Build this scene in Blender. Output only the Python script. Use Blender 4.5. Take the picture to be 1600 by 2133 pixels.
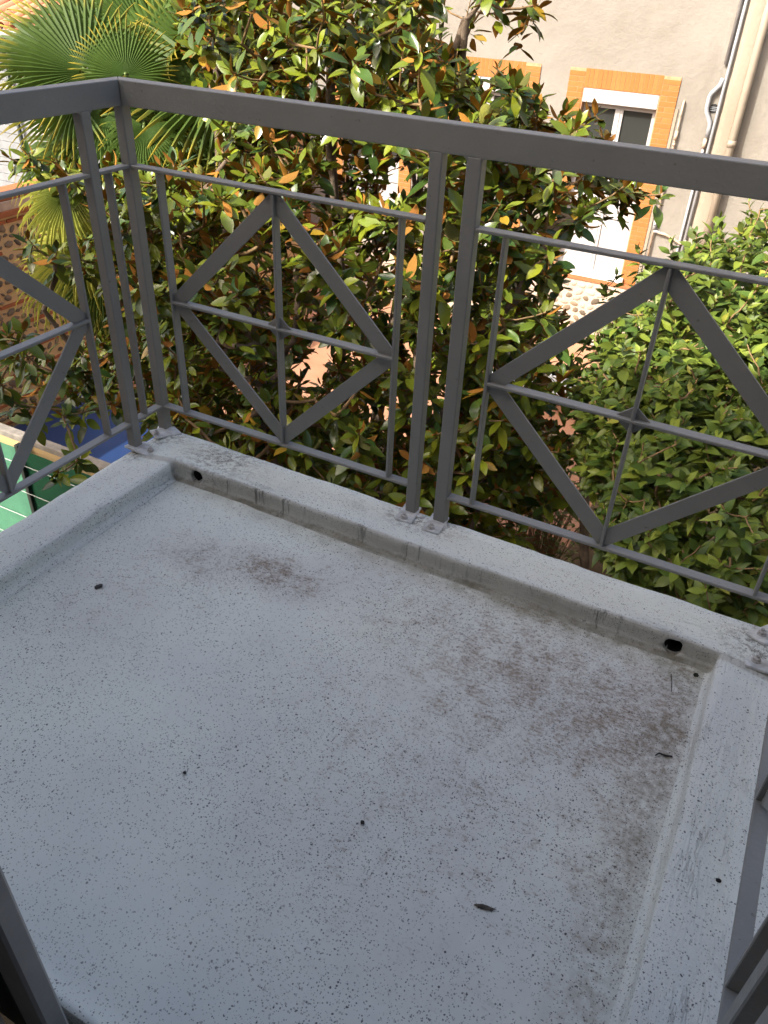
import bpy, bmesh, math, random
import numpy as np
from mathutils import Vector, Matrix, noise as mnoise
random.seed(7); rng = np.random.default_rng(7)
S = bpy.context.scene
for o in list(bpy.data.objects): bpy.data.objects.remove(o)
COL = S.collection

# ------------------------------------------------------------------ camera
F_PX, CAM = 1635.5, np.array([1.404, -1.448, 1.2656])
YAW, PITCH, ROLL = -0.4607, -0.6145, 0.0500
cy_, sy_, cp_, sp_ = math.cos(YAW), math.sin(YAW), math.cos(PITCH), math.sin(PITCH)
FW = np.array([sy_*cp_, cy_*cp_, sp_]); R0 = np.array([cy_, -sy_, 0.0]); U0 = np.cross(R0, FW)
RT = math.cos(ROLL)*R0 + math.sin(ROLL)*U0; UP = -math.sin(ROLL)*R0 + math.cos(ROLL)*U0
cd = bpy.data.cameras.new('camera'); cam = bpy.data.objects.new('camera', cd); COL.objects.link(cam)
m = Matrix(((RT[0], UP[0], -FW[0], CAM[0]), (RT[1], UP[1], -FW[1], CAM[1]), (RT[2], UP[2], -FW[2], CAM[2]), (0, 0, 0, 1)))
cam.matrix_world = m
cd.sensor_fit = 'VERTICAL'; cd.sensor_height = 36.0; cd.lens = F_PX/2133.3*36.0
cd.clip_start = 0.02; cd.clip_end = 1000
S.camera = cam
S.cycles.max_bounces = 5; S.cycles.diffuse_bounces = 3; S.cycles.glossy_bounces = 2; S.cycles.transmission_bounces = 2
S.render.resolution_x = 768; S.render.resolution_y = 1024

# ------------------------------------------------------------------ sky, sun, exposure
SUN_EL, SUN_AZ = math.radians(40), math.radians(33)      # azimuth measured from -Y towards -X
sun_dir = Vector((-math.sin(SUN_AZ)*math.cos(SUN_EL), -math.cos(SUN_AZ)*math.cos(SUN_EL), math.sin(SUN_EL)))
w = bpy.data.worlds.new('World'); S.world = w; w.use_nodes = True
nt = w.node_tree; bg = nt.nodes['Background']
sky = nt.nodes.new('ShaderNodeTexSky'); sky.sky_type = 'NISHITA'; sky.sun_disc = False
sky.sun_elevation = SUN_EL; sky.sun_rotation = math.atan2(sun_dir.x, sun_dir.y)
nt.links.new(sky.outputs[0], bg.inputs[0]); bg.inputs[1].default_value = 0.15; sky.dust_density = 7.0; sky.air_density = 0.8; sky.ozone_density = 0.4
sl = bpy.data.lights.new('sun', 'SUN'); so = bpy.data.objects.new('sun', sl); COL.objects.link(so)
sl.energy = 2.65; sl.angle = math.radians(0.5); sl.color = (1, 0.955, 0.875)
so.rotation_euler = sun_dir.to_track_quat('Z', 'Y').to_euler(); so.location = (0, 0, 20)
S.view_settings.view_transform = 'Standard'; S.view_settings.look = 'None'
S.view_settings.exposure = 1.34; S.view_settings.gamma = 1; S.view_settings.use_curve_mapping = False

# ------------------------------------------------------------------ helpers
def px(P):
    v = np.asarray(P, float) - CAM
    z = v @ FW
    return 800 + F_PX*(v @ RT)/z, 1066.5 - F_PX*(v @ UP)/z, z
def ray(x, y):
    q = FW + RT*(x-800)/F_PX - UP*(y-1066.5)/F_PX
    return q/np.linalg.norm(q)
def at_dist(x, y, d): return CAM + ray(x, y)*d
def in_poly(x, y, poly):
    x = np.asarray(x); y = np.asarray(y); c = np.zeros(x.shape, bool); n = len(poly)
    for i in range(n):
        x0, y0 = poly[i]; x1, y1 = poly[(i+1) % n]
        cond = ((y0 > y) != (y1 > y))
        with np.errstate(divide='ignore', invalid='ignore'):
            c ^= cond & (x < (x1-x0)*(y-y0)/((y1-y0) if y1 != y0 else 1e-9)+x0)
    return c
def tag(o, label=None, cat=None, group=None, kind=None):
    if label: o['label'] = label
    if cat: o['category'] = cat
    if group: o['group'] = group
    if kind: o['kind'] = kind
    return o
def empty(name, loc=(0, 0, 0)):
    o = bpy.data.objects.new(name, None); COL.objects.link(o); o.location = loc; o.empty_display_size = .1; return o
def link(name, me, parent=None, loc=None, rot=None):
    o = bpy.data.objects.new(name, me); COL.objects.link(o)
    if parent is not None:
        o.parent = parent
    if loc is not None: o.location = loc
    if rot is not None: o.rotation_euler = rot
    return o
class MB:
    def __init__(s): s.v = []; s.f = []; s.m = []
    def add(s, vs, fs, mi=0):
        b = len(s.v); s.v += [tuple(map(float, q)) for q in vs]; s.f += [tuple(i+b for i in f) for f in fs]; s.m += [mi]*len(fs); return s
    def box(s, a, b, mi=0, O=(0, 0, 0), A=(1, 0, 0), N=(0, 1, 0), Z=(0, 0, 1)):
        O, A, N, Z = map(Vector, (O, A, N, Z)); vs = []
        for k in (a[2], b[2]):
            for j in (a[1], b[1]):
                for i in (a[0], b[0]): vs.append(O + A*i + N*j + Z*k)
        fs = [(0, 2, 3, 1), (4, 5, 7, 6), (0, 1, 5, 4), (2, 6, 7, 3), (0, 4, 6, 2), (1, 3, 7, 5)]
        if A.cross(N).dot(Z)*(b[0]-a[0])*(b[1]-a[1])*(b[2]-a[2]) < 0: fs = [tuple(reversed(f)) for f in fs]
        return s.add(vs, fs, mi)
    def prism(s, poly, y0, y1, O=(0, 0, 0), A=(1, 0, 0), N=(0, 1, 0), mi=0):   # polygon in (A,Z), extruded along N
        O, A, N = map(Vector, (O, A, N)); Z = Vector((0, 0, 1)); n = len(poly)
        vs = [O+A*a+N*y0+Z*b for a, b in poly]+[O+A*a+N*y1+Z*b for a, b in poly]
        fs = [tuple(range(n)), tuple(reversed(range(n, 2*n)))]+[(i, i+n, (i+1) % n+n, (i+1) % n) for i in range(n)]
        return s.add(vs, fs, mi)
    def tube(s, pts, rad, n=8, mi=0, cap=True):
        pts = [Vector(p) for p in pts]; rad = rad if hasattr(rad, '__len__') else [rad]*len(pts); vs = []; fs = []
        t0 = (pts[1]-pts[0]).normalized(); ref = Vector((0, 0, 1)) if abs(t0.z) < .9 else Vector((1, 0, 0))
        side = t0.cross(ref).normalized()
        for i, p in enumerate(pts):
            t = (pts[min(i+1, len(pts)-1)]-pts[max(i-1, 0)]).normalized()
            side = (side - t*side.dot(t)).normalized(); up = t.cross(side)
            for k in range(n):
                a = 2*math.pi*k/n; vs.append(p+(side*math.cos(a)+up*math.sin(a))*rad[i])
        for i in range(len(pts)-1):
            for k in range(n):
                fs.append((i*n+k, i*n+(k+1) % n, (i+1)*n+(k+1) % n, (i+1)*n+k))
        if cap: fs += [tuple(reversed(range(n))), tuple(range((len(pts)-1)*n, len(pts)*n))]
        return s.add(vs, fs, mi)
    def mesh(s, name, mats, smooth=False, bevel=0, seg=1):
        me = bpy.data.meshes.new(name); me.from_pydata(s.v, [], s.f)
        for q in (mats if isinstance(mats, (list, tuple)) else [mats]): me.materials.append(q)
        me.polygons.foreach_set('material_index', s.m)
        bm = bmesh.new(); bm.from_mesh(me); bmesh.ops.recalc_face_normals(bm, faces=bm.faces)
        if bevel: bmesh.ops.bevel(bm, geom=[e for e in bm.edges], offset=bevel, segments=seg, affect='EDGES', profile=.5, clamp_overlap=True)
        bm.to_mesh(me); bm.free()
        if smooth: me.polygons.foreach_set('use_smooth', [True]*len(me.polygons))
        me.update(); return me
    def build(s, name, mats, parent=None, smooth=False, bevel=0, seg=1): return link(name, s.mesh(name, mats, smooth, bevel, seg), parent)
def fastmesh(name, V, Fq, mats, mi=None, smooth=True, tint=None):
    """V (n,3), Fq list of tuples or (m,k) array"""
    me = bpy.data.meshes.new(name); Fq = np.asarray(Fq); k = Fq.shape[1]
    me.vertices.add(len(V)); me.vertices.foreach_set('co', np.asarray(V, np.float32).ravel())
    me.loops.add(Fq.size); me.loops.foreach_set('vertex_index', Fq.astype(np.int32).ravel())
    me.polygons.add(len(Fq)); me.polygons.foreach_set('loop_start', np.arange(0, Fq.size, k, dtype=np.int32))
    me.polygons.foreach_set('loop_total', np.full(len(Fq), k, np.int32))
    for q in (mats if isinstance(mats, (list, tuple)) else [mats]): me.materials.append(q)
    if mi is not None: me.polygons.foreach_set('material_index', np.asarray(mi, np.int32))
    me.polygons.foreach_set('use_smooth', np.full(len(Fq), smooth))
    if tint is not None:
        a = me.attributes.new('tint', 'FLOAT_VECTOR', 'POINT'); a.data.foreach_set('vector', np.asarray(tint, np.float32).ravel())
    me.update(calc_edges=True); me.validate(); return me

# ------------------------------------------------------------------ materials
class NT:
    def __init__(s, name, rough=.6, spec=.5):
        s.m = bpy.data.materials.new(name); s.m.use_nodes = True; s.t = s.m.node_tree; s.b = s.t.nodes['Principled BSDF']
        s.b.inputs['Roughness'].default_value = rough; s.b.inputs['Specular IOR Level'].default_value = spec
        s.out = s.t.nodes['Material Output']; s.co = s.n('ShaderNodeTexCoord').outputs['Object']
    def n(s, t, **kw):
        q = s.t.nodes.new(t)
        for k, v in kw.items(): setattr(q, k, v)
        return q
    def put(s, sock, v):
        if isinstance(v, bpy.types.NodeSocket): s.t.links.new(v, sock)
        elif v is not None:
            if isinstance(v, (tuple, list)) and len(v) == 3 and sock.type == 'RGBA': v = (*v, 1)
            sock.default_value = v
    def noise(s, scale, detail=4, rough=.6, vec=None, dist=0, fac=True):
        q = s.n('ShaderNodeTexNoise'); s.put(q.inputs['Vector'], vec or s.co); q.inputs['Scale'].default_value = scale
        q.inputs['Detail'].default_value = detail; q.inputs['Roughness'].default_value = rough; q.inputs['Distortion'].default_value = dist
        return q.outputs[0 if fac else 1]
    def vor(s, scale, vec=None):
        q = s.n('ShaderNodeTexVoronoi'); s.put(q.inputs['Vector'], vec or s.co); q.inputs['Scale'].default_value = scale; return q.outputs['Distance'], q.outputs['Color']
    def ramp(s, v, a, b, lo=0., hi=1., smooth=False):
        q = s.n('ShaderNodeMapRange'); q.clamp = True
        if smooth: q.interpolation_type = 'SMOOTHSTEP'
        for i, x in enumerate((v, a, b, lo, hi)): s.put(q.inputs[i], x)
        return q.outputs[0]
    def math(s, op, a, b=0.):
        q = s.n('ShaderNodeMath', operation=op); s.put(q.inputs[0], a); s.put(q.inputs[1], b); return q.outputs[0]
    def mix(s, f, a, b, mode='MIX'):
        q = s.n('ShaderNodeMix', data_type='RGBA', blend_type=mode); s.put(q.inputs[0], f); s.put(q.inputs[6], a); s.put(q.inputs[7], b); return q.outputs[2]
    def scalevec(s, v):
        q = s.n('ShaderNodeVectorMath', operation='MULTIPLY'); s.put(q.inputs[0], s.co); q.inputs[1].default_value = v; return q.outputs[0]
    def dist(s, p, sc=(1, 1, 1)):
        q = s.n('ShaderNodeVectorMath', operation='SUBTRACT'); s.put(q.inputs[0], s.co); q.inputs[1].default_value = p
        r = s.n('ShaderNodeVectorMath', operation='MULTIPLY'); s.put(r.inputs[0], q.outputs[0]); r.inputs[1].default_value = sc
        l = s.n('ShaderNodeVectorMath', operation='LENGTH'); s.put(l.inputs[0], r.outputs[0]); return l.outputs['Value']
    def axis(s, i):
        q = s.n('ShaderNodeSeparateXYZ'); s.put(q.inputs[0], s.co); return q.outputs[i]
    def bump(s, h, strength=.3, dist=.01):
        q = s.n('ShaderNodeBump'); s.put(q.inputs['Height'], h); q.inputs['Strength'].default_value = strength; q.inputs['Distance'].default_value = dist
        s.put(s.b.inputs['Normal'], q.outputs[0])
    def col(s, c): s.put(s.b.inputs['Base Color'], c); return s
    def rough(s, v): s.put(s.b.inputs['Roughness'], v); return s
def simple(name, c, rough=.6, var=.12, scale=12, bump=0, bscale=60, spec=.5, metal=0):
    q = NT(name, rough, spec); c = tuple(c)
    dk = tuple(x*(1-var*1.6) for x in c); lt = tuple(min(1, x*(1+var)) for x in c)
    q.col(q.mix(q.ramp(q.noise(scale, 5), .3, .7), dk, lt)); q.b.inputs['Metallic'].default_value = metal
    if bump: q.bump(q.noise(bscale, 4), bump)
    return q.m

W_, HI, YR = 1.5186, 0.053, 0.148
# white painted concrete of the balcony, weathered
def paint(name, base, kerb=False):
    q = NT(name, .55, .35)
    big = q.noise(2.2, 4, .55); mid = q.noise(9, 5, .65); fine = q.noise(70, 4, .7)
    c = q.mix(q.ramp(big, .35, .68), base, tuple(x*y for x, y in zip(base, (.86, .86, .90))))
    c = q.mix(q.ramp(mid, .55, .8, 0, .25), c, tuple(x*.72 for x in base))
    # amount of grime: grows to the right-hand far corner
    def spot(p, r, sc=(1, 1, 1)): return q.ramp(q.dist(p, sc), 0, r, 1, 0, True)
    g = None
    for p, r, a, sc in [((.50, -.215, 0), .24, .95, (1, 2.2, 1)), ((.30, -.27, 0), .22, .62, (1, 1.8, 1)), ((.93, -.19, 0), .36, .6, (1, 1.3, 1)), ((1.15, -.24, 0), .48, .80, (1, 1.1, 1)), ((.75, -.12, 0), .3, .45, (1, 2, 1)), ((.2, -.5, 0), .35, .35, (1, 1, 1)),
                        ((1.36, -.24, 0), .36, .95, (1, 1, 1)), ((1.44, -.52, 0), .42, .55, (1.6, .8, 1)), ((1.10, -.55, 0), .62, .48, (1, 1, 1)), ((1.45, -.85, 0), .36, .35, (1.8, 1, 1))]:
        t = q.math('MULTIPLY', spot(p, r*1.15, sc), a*1.15); g = t if g is None else q.math('MAXIMUM', g, t)
    blot = q.noise(115, 4, .7, q.scalevec((.75, 1.25, 1))); blot2 = q.noise(19, 6, .7)
    if kerb: g = q.math('MULTIPLY', g, .45)
    # lilac-grey film under the blotches
    c = q.mix(q.math('MULTIPLY', q.math('POWER', g, .8), q.ramp(blot2, .25, .62, .25, .75)), c, (.49, .455, .43))
    thr = q.ramp(g, 0, 1, .64, .465)
    bl = q.ramp(q.math('SUBTRACT', q.math('ADD', q.math('MULTIPLY', blot, .58), q.math('MULTIPLY', blot2, .42)), thr), -.02, .11)
    c = q.mix(q.math('MULTIPLY', bl, .70), c, q.mix(q.ramp(blot2, .4, .6), (.13, .095, .05), (.225, .16, .085)))
    # dark specks of two sizes
    dn = q.math('ADD', q.noise(3.3, 4, .6), q.math('MULTIPLY', g, .30))
    for sc, rad, lo, hi, dark in ((175, .38, .22, 1.0, .95), (74, .21, .03, .26, 1.0), (300, .46, .30, 1.0, .85)):
        wv = q.n('ShaderNodeVectorMath', operation='MULTIPLY_ADD'); q.put(wv.inputs[0], q.noise(sc*1.1, 2, .5, fac=False)); wv.inputs[1].default_value = (.9/sc, .9/sc, .9/sc); q.put(wv.inputs[2], q.co)
        d, colr = q.vor(sc, wv.outputs[0])
        s_ = q.n('ShaderNodeSeparateColor'); q.put(s_.inputs[0], colr)
        dens = q.ramp(dn, .40, .74, lo, hi)
        on = q.math('LESS_THAN', s_.outputs[0], dens)
        rr = q.math('MULTIPLY', s_.outputs[1], rad)
        dot = q.ramp(q.math('SUBTRACT', d, rr), -.05, .03, 1, 0)
        c = q.mix(q.math('MULTIPLY', q.math('MULTIPLY', dot, on), q.math('MULTIPLY', q.ramp(s_.outputs[2], 0, 1, .35, 1), dark)), c, (.05, .05, .05))
    if kerb:
        x, y, z = q.axis(0), q.axis(1), q.axis(2)
        # grime on the inner face of the far kerb and algae at its foot
        face = q.math('MULTIPLY', q.ramp(y, .004, .013, 1, 0), q.ramp(y, -.02, -.012, 0, 1))
        grime = q.math('MULTIPLY', face, q.ramp(q.noise(5, 5, .6, q.scalevec((1, 1, .4))), .2, .6, .45, .95))
        c = q.mix(q.math('MULTIPLY', grime, .7), c, (.36, .345, .295))
        drip = q.ramp(q.noise(30, 4, .8, q.scalevec((1, 1, .07))), .53, .62)
        dm = q.ramp(q.noise(4.5, 2, .5, q.scalevec((1, .1, .1))), .45, .56)
        c = q.mix(q.math('MULTIPLY', q.math('MULTIPLY', face, drip), q.math('MULTIPLY', dm, .75)), c, (.06, .06, .05))
        foot = q.math('MULTIPLY', face, q.ramp(q.math('ADD', z, q.math('MULTIPLY', q.noise(40, 3), .010)), .010, .017, 1, 0))
        c = q.mix(q.math('MULTIPLY', foot, q.ramp(q.noise(6, 5, .7), .32, .62, .1, .85)), c, (.15, .135, .08))
        # dirt gathered round the post feet on top
        for p, r in (((.70, .14, .03), .13), ((.78, .14, .03), .11), ((-.14, .13, .03), .12), ((-.14, .0, .03), .08), ((1.60, .08, .03), .15), ((.1, .1, .03), .2)):
            k = q.math('MULTIPLY', q.ramp(q.dist(p), 0, r, 1, 0, True), q.ramp(q.noise(60, 5, .8), .46, .60))
            c = q.mix(q.math('MULTIPLY', k, .85), c, (.11, .095, .075))
        ra = q.noise(14, 6, .7, q.scalevec((.22, 2.2, 2.2))); rb = q.noise(14, 6, .7, q.scalevec((2.2, .22, 2.2)))
        fm = q.ramp(y, -.004, .004); rid = q.n('ShaderNodeMix'); q.put(rid.inputs[0], fm); q.put(rid.inputs[2], rb); q.put(rid.inputs[3], ra)
        crack = q.ramp(q.math('ABSOLUTE', q.math('SUBTRACT', rid.outputs[0], .5)), 0, .012, 1, 0)
        crk = q.math('MULTIPLY', crack, q.ramp(q.noise(6, 4), .50, .62))
        c = q.mix(q.math('MULTIPLY', crk, .35), c, (.30, .29, .27))
        q.bump(q.math('ADD', q.math('ADD', q.math('MULTIPLY', q.noise(7, 5, .6), .6), q.math('MULTIPLY', rid.outputs[0], .9)), q.math('ADD', q.math('MULTIPLY', fine, .15), q.math('MULTIPLY', crk, -.12))), .75, .013)
    else:
        # brown-green silt along the right kerb
        x, y = q.axis(0), q.axis(1)
        edge = q.math('MULTIPLY', q.ramp(x, 1.38, 1.47, 0, 1, True), q.ramp(x, 1.478, 1.512, 1, .15))
        edge = q.math('MULTIPLY', edge, q.ramp(y, -1.1, -.25, .25, 1))
        edge = q.math('MULTIPLY', edge, q.ramp(q.math('ADD', q.math('MULTIPLY', q.noise(60, 4, .7), .6), q.math('MULTIPLY', q.noise(11, 3), .4)), .42, .60))
        c = q.mix(q.math('MULTIPLY', edge, .8), c, (.17, .13, .075))
        far = q.math('MULTIPLY', q.ramp(y, -.075, -.006, 0, 1), q.ramp(x, .2, 1.1, .3, 1))
        far = q.math('MULTIPLY', far, q.ramp(q.noise(20, 5, .65), .36, .6))
        c = q.mix(q.math('MULTIPLY', far, .8), c, (.15, .125, .06))
        q.bump(q.math('ADD', q.math('MULTIPLY', blot2, .5), q.math('MULTIPLY', fine, .3)), .22, .004)
    q.col(c); return q.m
M_FLOOR = paint('balcony_floor_paint', (.80, .845, .755))
M_KERB = paint('balcony_kerb_paint', (.80, .85, .785), True)
M_PLATE = simple('white_paint_thick', (.60, .62, .62), .5, .22, 45, .5, 90)
def steel():
    q = NT('grey_railing_paint', .42, .45)
    c = q.mix(q.ramp(q.noise(6, 5), .3, .7), (.210, .214, .200), (.240, .244, .230))
    c = q.mix(q.ramp(q.noise(55, 4, .7), .66, .74, 0, .5), c, (.30, .295, .28)); c = q.mix(q.ramp(q.noise(80, 3), .68, .74, 0, .55), c, (.10, .075, .055)); q.col(c)
    q.bump(q.math('ADD', q.noise(110, 3), q.math('MULTIPLY', q.noise(16, 3), 1.2)), .30, .004)
    q.rough(q.ramp(q.noise(25, 3), .3, .7, .36, .52)); return q.m
M_STEEL = steel()
M_BOLT = simple('bolt_white_rusty', (.46, .45, .43), .5, .3, 90, .3)
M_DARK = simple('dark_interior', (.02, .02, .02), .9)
def plaster(name, a, b, stain):
    q = NT(name, .9, .2); c = q.mix(q.ramp(q.noise(1.1, 6, .62), .3, .7), a, b)
    c = q.mix(q.ramp(q.noise(.7, 7, .65, dist=.5), .52, .78, 0, .6), c, stain)
    c = q.mix(q.ramp(q.noise(3.0, 6, .7, q.scalevec((1, 1, .25))), .60, .8, 0, .35), c, tuple(x*.78 for x in stain)); q.col(c)
    q.bump(q.math('ADD', q.noise(16, 6, .7), q.noise(2.2, 3)), .5, .02); return q.m
M_PLASTER = plaster('cream_plaster', (.225, .206, .176), (.285, .266, .234), (.165, .143, .110))
M_PILASTER = plaster('cream_rough_plaster', (.29, .245, .185), (.335, .29, .23), (.23, .19, .14))
M_FACADE = plaster('facade_plaster', (.55, .46, .38), (.60, .52, .43), (.5, .4, .33))
def brick(name, a, b, r=.85):
    q = NT(name, r, .2); oi = q.n('ShaderNodeObjectInfo'); t = q.mix(oi.outputs['Random'], a, b)
    c = q.mix(q.ramp(q.noise(28, 5, .7), .35, .75, 0, .5), t, tuple(x*.72 for x in a)); q.col(c); q.bump(q.noise(70, 4, .7), .4, .008); return q.m
M_BRICK = brick('orange_painted_brick', (.36, .145, .042), (.41, .175, .055)); M_MORTAR = simple('orange_mortar', (.46, .27, .15), .9, .15, 20, .3)
M_RBRICK = brick('red_brick', (.36, .115, .05), (.44, .17, .075)); M_STONE = brick('grey_cobble', (.12, .10, .075), (.33, .25, .165)); M_STONE2 = brick('pale_cobble', (.36, .31, .25), (.55, .49, .40))
M_WALLMORTAR = plaster('ochre_mortar', (.60, .42, .21), (.66, .48, .26), (.47, .30, .14)); M_MORTAR2 = plaster('plinth_mortar', (.48, .40, .31), (.52, .44, .35), (.40, .31, .23))
M_PVC = simple('white_pvc', (.44, .44, .435), .35, .03, 3); M_SILL = simple('pale_sill', (.62, .60, .57), .7, .1, 9)
def glass():
    q = NT('window_glass', .04, .6); q.col((.035, .038, .036)); q.rough(.05); return q.m
M_GLASS = glass()
M_CONDUIT = simple('grey_conduit', (.34, .36, .38), .5, .08, 8); M_DOWN = simple('cream_downpipe', (.32, .275, .215), .45, .06, 5); M_GAS = simple('rusty_gas_pipe', (.50, .40, .30), .6, .35, 14, .2)
M_TILE = brick('terracotta_tile', (.46, .20, .115), (.58, .29, .17)); M_PLANK = simple('grey_boards', (.22, .235, .25), .7, .1, 9, .2); M_GUTTER = simple('pale_gutter', (.6, .58, .56), .5)
M_COPING = simple('concrete_coping', (.27, .245, .21), .85, .2, 12, .4, 50)
def cloth(name, c, tr):
    q = NT(name, .7, .2); col = q.mix(q.ramp(q.noise(5, 5, .6), .3, .7), tuple(x*.8 for x in c), c)
    col = q.mix(q.ramp(q.noise(220, 2, .5, q.scalevec((1, 1, .15))), .45, .6, 0, .25), col, tuple(x*.55 for x in c)); q.col(col)
    t = q.n('ShaderNodeBsdfTranslucent'); q.put(t.inputs[0], col); ms = q.n('ShaderNodeMixShader'); ms.inputs[0].default_value = tr
    q.t.links.new(q.b.outputs[0], ms.inputs[1]); q.t.links.new(t.outputs[0], ms.inputs[2]); q.t.links.new(ms.outputs[0], q.out.inputs[0]); return q.m
M_GREEN_SHADE = cloth('shaded_green_screen', (.018, .12, .06), .25); M_GREEN_LIT = cloth('sunlit_green_screen', (.13, .36, .23), .30)  # same green screen; its shaded and sunlit parts are put into two colours
M_BLUE = simple('blue_cover', (.016, .048, .15), .45, .12, 1.5, .15, 6); M_POST = simple('dark_green_post', (.012, .022, .018), .5)
M_WIRE = simple('pale_wire', (.45, .5, .46), .5)
def ground_mat():
    q = NT('garden_soil', .95, .1); q.col(q.mix(q.ramp(q.noise(1.3, 7, .65), .35, .65), (.085, .06, .035), (.16, .115, .065))); q.bump(q.noise(14, 6, .7), .6, .05); return q.m
def patio_mat():
    q = NT('terracotta_paving', .85, .2); c = q.mix(q.ramp(q.noise(2.2, 6, .65), .3, .7), (.38, .19, .11), (.46, .255, .16)); q.col(q.mix(q.ramp(q.noise(9, 6, .7), .55, .75, 0, .5), c, (.30, .16, .09))); q.bump(q.noise(30, 5), .3, .01); return q.m
M_GROUND = ground_mat(); M_PATIO = patio_mat(); M_PATH = simple('pale_concrete', (.42, .40, .36), .9, .15, 3, .3, 30)
def leafmat(name, rough, trans, spec=.5, coat=0., under=False, veins=True):
    q = NT(name, rough, spec); at = q.n('ShaderNodeAttribute', attribute_name='tint'); c = at.outputs['Color']
    c = q.mix(q.ramp(q.noise(24, 2, .6), .4, .75, 0, .35), c, q.mix(.5, c, (.03, .05, .008) if not under else (.16, .07, .02)))
    q.col(c); q.b.inputs['Coat Weight'].default_value = coat; q.b.inputs['Coat Roughness'].default_value = .22
    if trans:
        t = q.n('ShaderNodeBsdfTranslucent'); q.put(t.inputs[0], q.mix(.45, c, (.50, .55, .04) if not under else (.5, .25, .04))); ms = q.n('ShaderNodeMixShader'); ms.inputs[0].default_value = trans
        q.t.links.new(q.b.outputs[0], ms.inputs[1]); q.t.links.new(t.outputs[0], ms.inputs[2]); q.t.links.new(ms.outputs[0], q.out.inputs[0])
    return q.m
M_MAG = leafmat('magnolia_leaf_top', .24, .20, .45, .0); M_MAGU = leafmat('magnolia_leaf_under', .8, .12, .15, 0, True)
M_BUSH = leafmat('shrub_leaf', .42, .28, .35, 0.); M_PALM = leafmat('palm_leaf', .55, .22, .22, 0.); M_PALMY = leafmat('palm_dry', .7, .25, .2)
M_BARK = simple('grey_brown_bark', (.17, .125, .085), .9, .3, 14, .6, 50); M_TWIG = simple('young_twig', (.27, .17, .075), .8, .2, 30); M_FIBRE = simple('palm_trunk_fibre', (.06, .042, .026), .95, .4, 30, 1.0, 60)
M_CONE = simple('magnolia_seed_cone', (.36, .36, .05), .7, .25, 60, .9, 130)

# ------------------------------------------------------------------ ground
GZ = -3.6
g = MB().add([(-300, -300, GZ), (300, -300, GZ), (300, 300, GZ), (-300, 300, GZ)], [(0, 1, 2, 3)]).build('ground', M_GROUND); tag(g, kind='structure')
g = MB().add([(-6.3, 5.15, GZ+.004), (.25, 5.15, GZ+.004), (.25, 10.4, GZ+.004), (-6.3, 10.4, GZ+.004)], [(0, 1, 2, 3)]).build('patio', M_PATIO); tag(g, kind='structure')
g = MB().add([(-12, -1.2, GZ+.006), (-2.2, -1.2, GZ+.006), (-2.2, 2.2, GZ+.006), (-12, 2.2, GZ+.006)], [(0, 1, 2, 3)]).build('path', M_PATH); tag(g, kind='structure')
g = MB().add([(2.6, -1.2, GZ+.006), (12, -1.2, GZ+.006), (12, 9, GZ+.006), (2.6, 9, GZ+.006)], [(0, 1, 2, 3)]).build('pavement', M_PATH); tag(g, kind='structure')

# ------------------------------------------------------------------ own house (behind the camera; its eave casts the shade)
FY, EAVE = -1.25, 2.85
hs = tag(empty('house', (0, FY, GZ)), 'plastered house the balcony belongs to, behind the grey door frame', 'house')
def hpart(name, a, b, mat, parent=hs, bevel=0):
    o = MB().box(a, b).build(name, mat, parent, bevel=bevel); o.matrix_parent_inverse = Matrix.Translation((0, -FY, -GZ)); return o
T_ = .34
hpart('wall', (-6.2, FY-T_, GZ), (.765, FY, EAVE), M_FACADE); hpart('wall', (2.16, FY-T_, GZ), (14, FY, EAVE), M_FACADE)
hpart('wall', (.765, FY-T_, 2.2), (2.16, FY, EAVE), M_FACADE); hpart('wall', (.765, FY-T_, GZ), (2.16, FY, -.07), M_FACADE)
hpart('wall', (-6.2, -9.6, GZ), (14, -9.3, EAVE), M_FACADE); hpart('wall', (-6.2, -9.3, GZ), (-5.9, FY-T_, EAVE), M_FACADE); hpart('wall', (14, -9.6, GZ), (14.3, FY, EAVE), M_FACADE)
hpart('room_floor', (-4, -6, -.2), (5, FY-T_, -.03), simple('parquet', (.22, .13, .07), .5)); hpart('room_ceiling', (-4, -6, 2.6), (5, FY-T_, 2.8), M_PVC)
hpart('room_wall', (-4, -6.2, -.2), (5, -6, 2.8), M_FACADE); hpart('room_wall', (-4.2, -6.2, -.2), (-4, FY-T_, 2.8), M_FACADE); hpart('room_wall', (5, -6.2, -.2), (5.2, FY-T_, 2.8), M_FACADE)
hpart('roof', (-6.25, -9.8, EAVE), (14.5, FY+.02, EAVE+.25), M_TILE)
hpart('door_sill', (.765, FY-T_, -.068), (2.16, -1.20, -.035), simple('beige_sill', (.36, .33, .28), .8, .25, 25, .3))
df = hpart('door_frame', (.782, -1.235, -.034), (.836, -1.205, 2.2), simple('grey_frame_paint', (.26, .26, .25), .5), bevel=.004)
hpart('shutter', (.60, -1.232, -.02), (.775, -1.21, 2.15), M_POST)
hpart('door_frame', (2.09, -1.235, -.034), (2.144, -1.205, 2.2), df.data.materials[0], bevel=.004)

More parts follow.
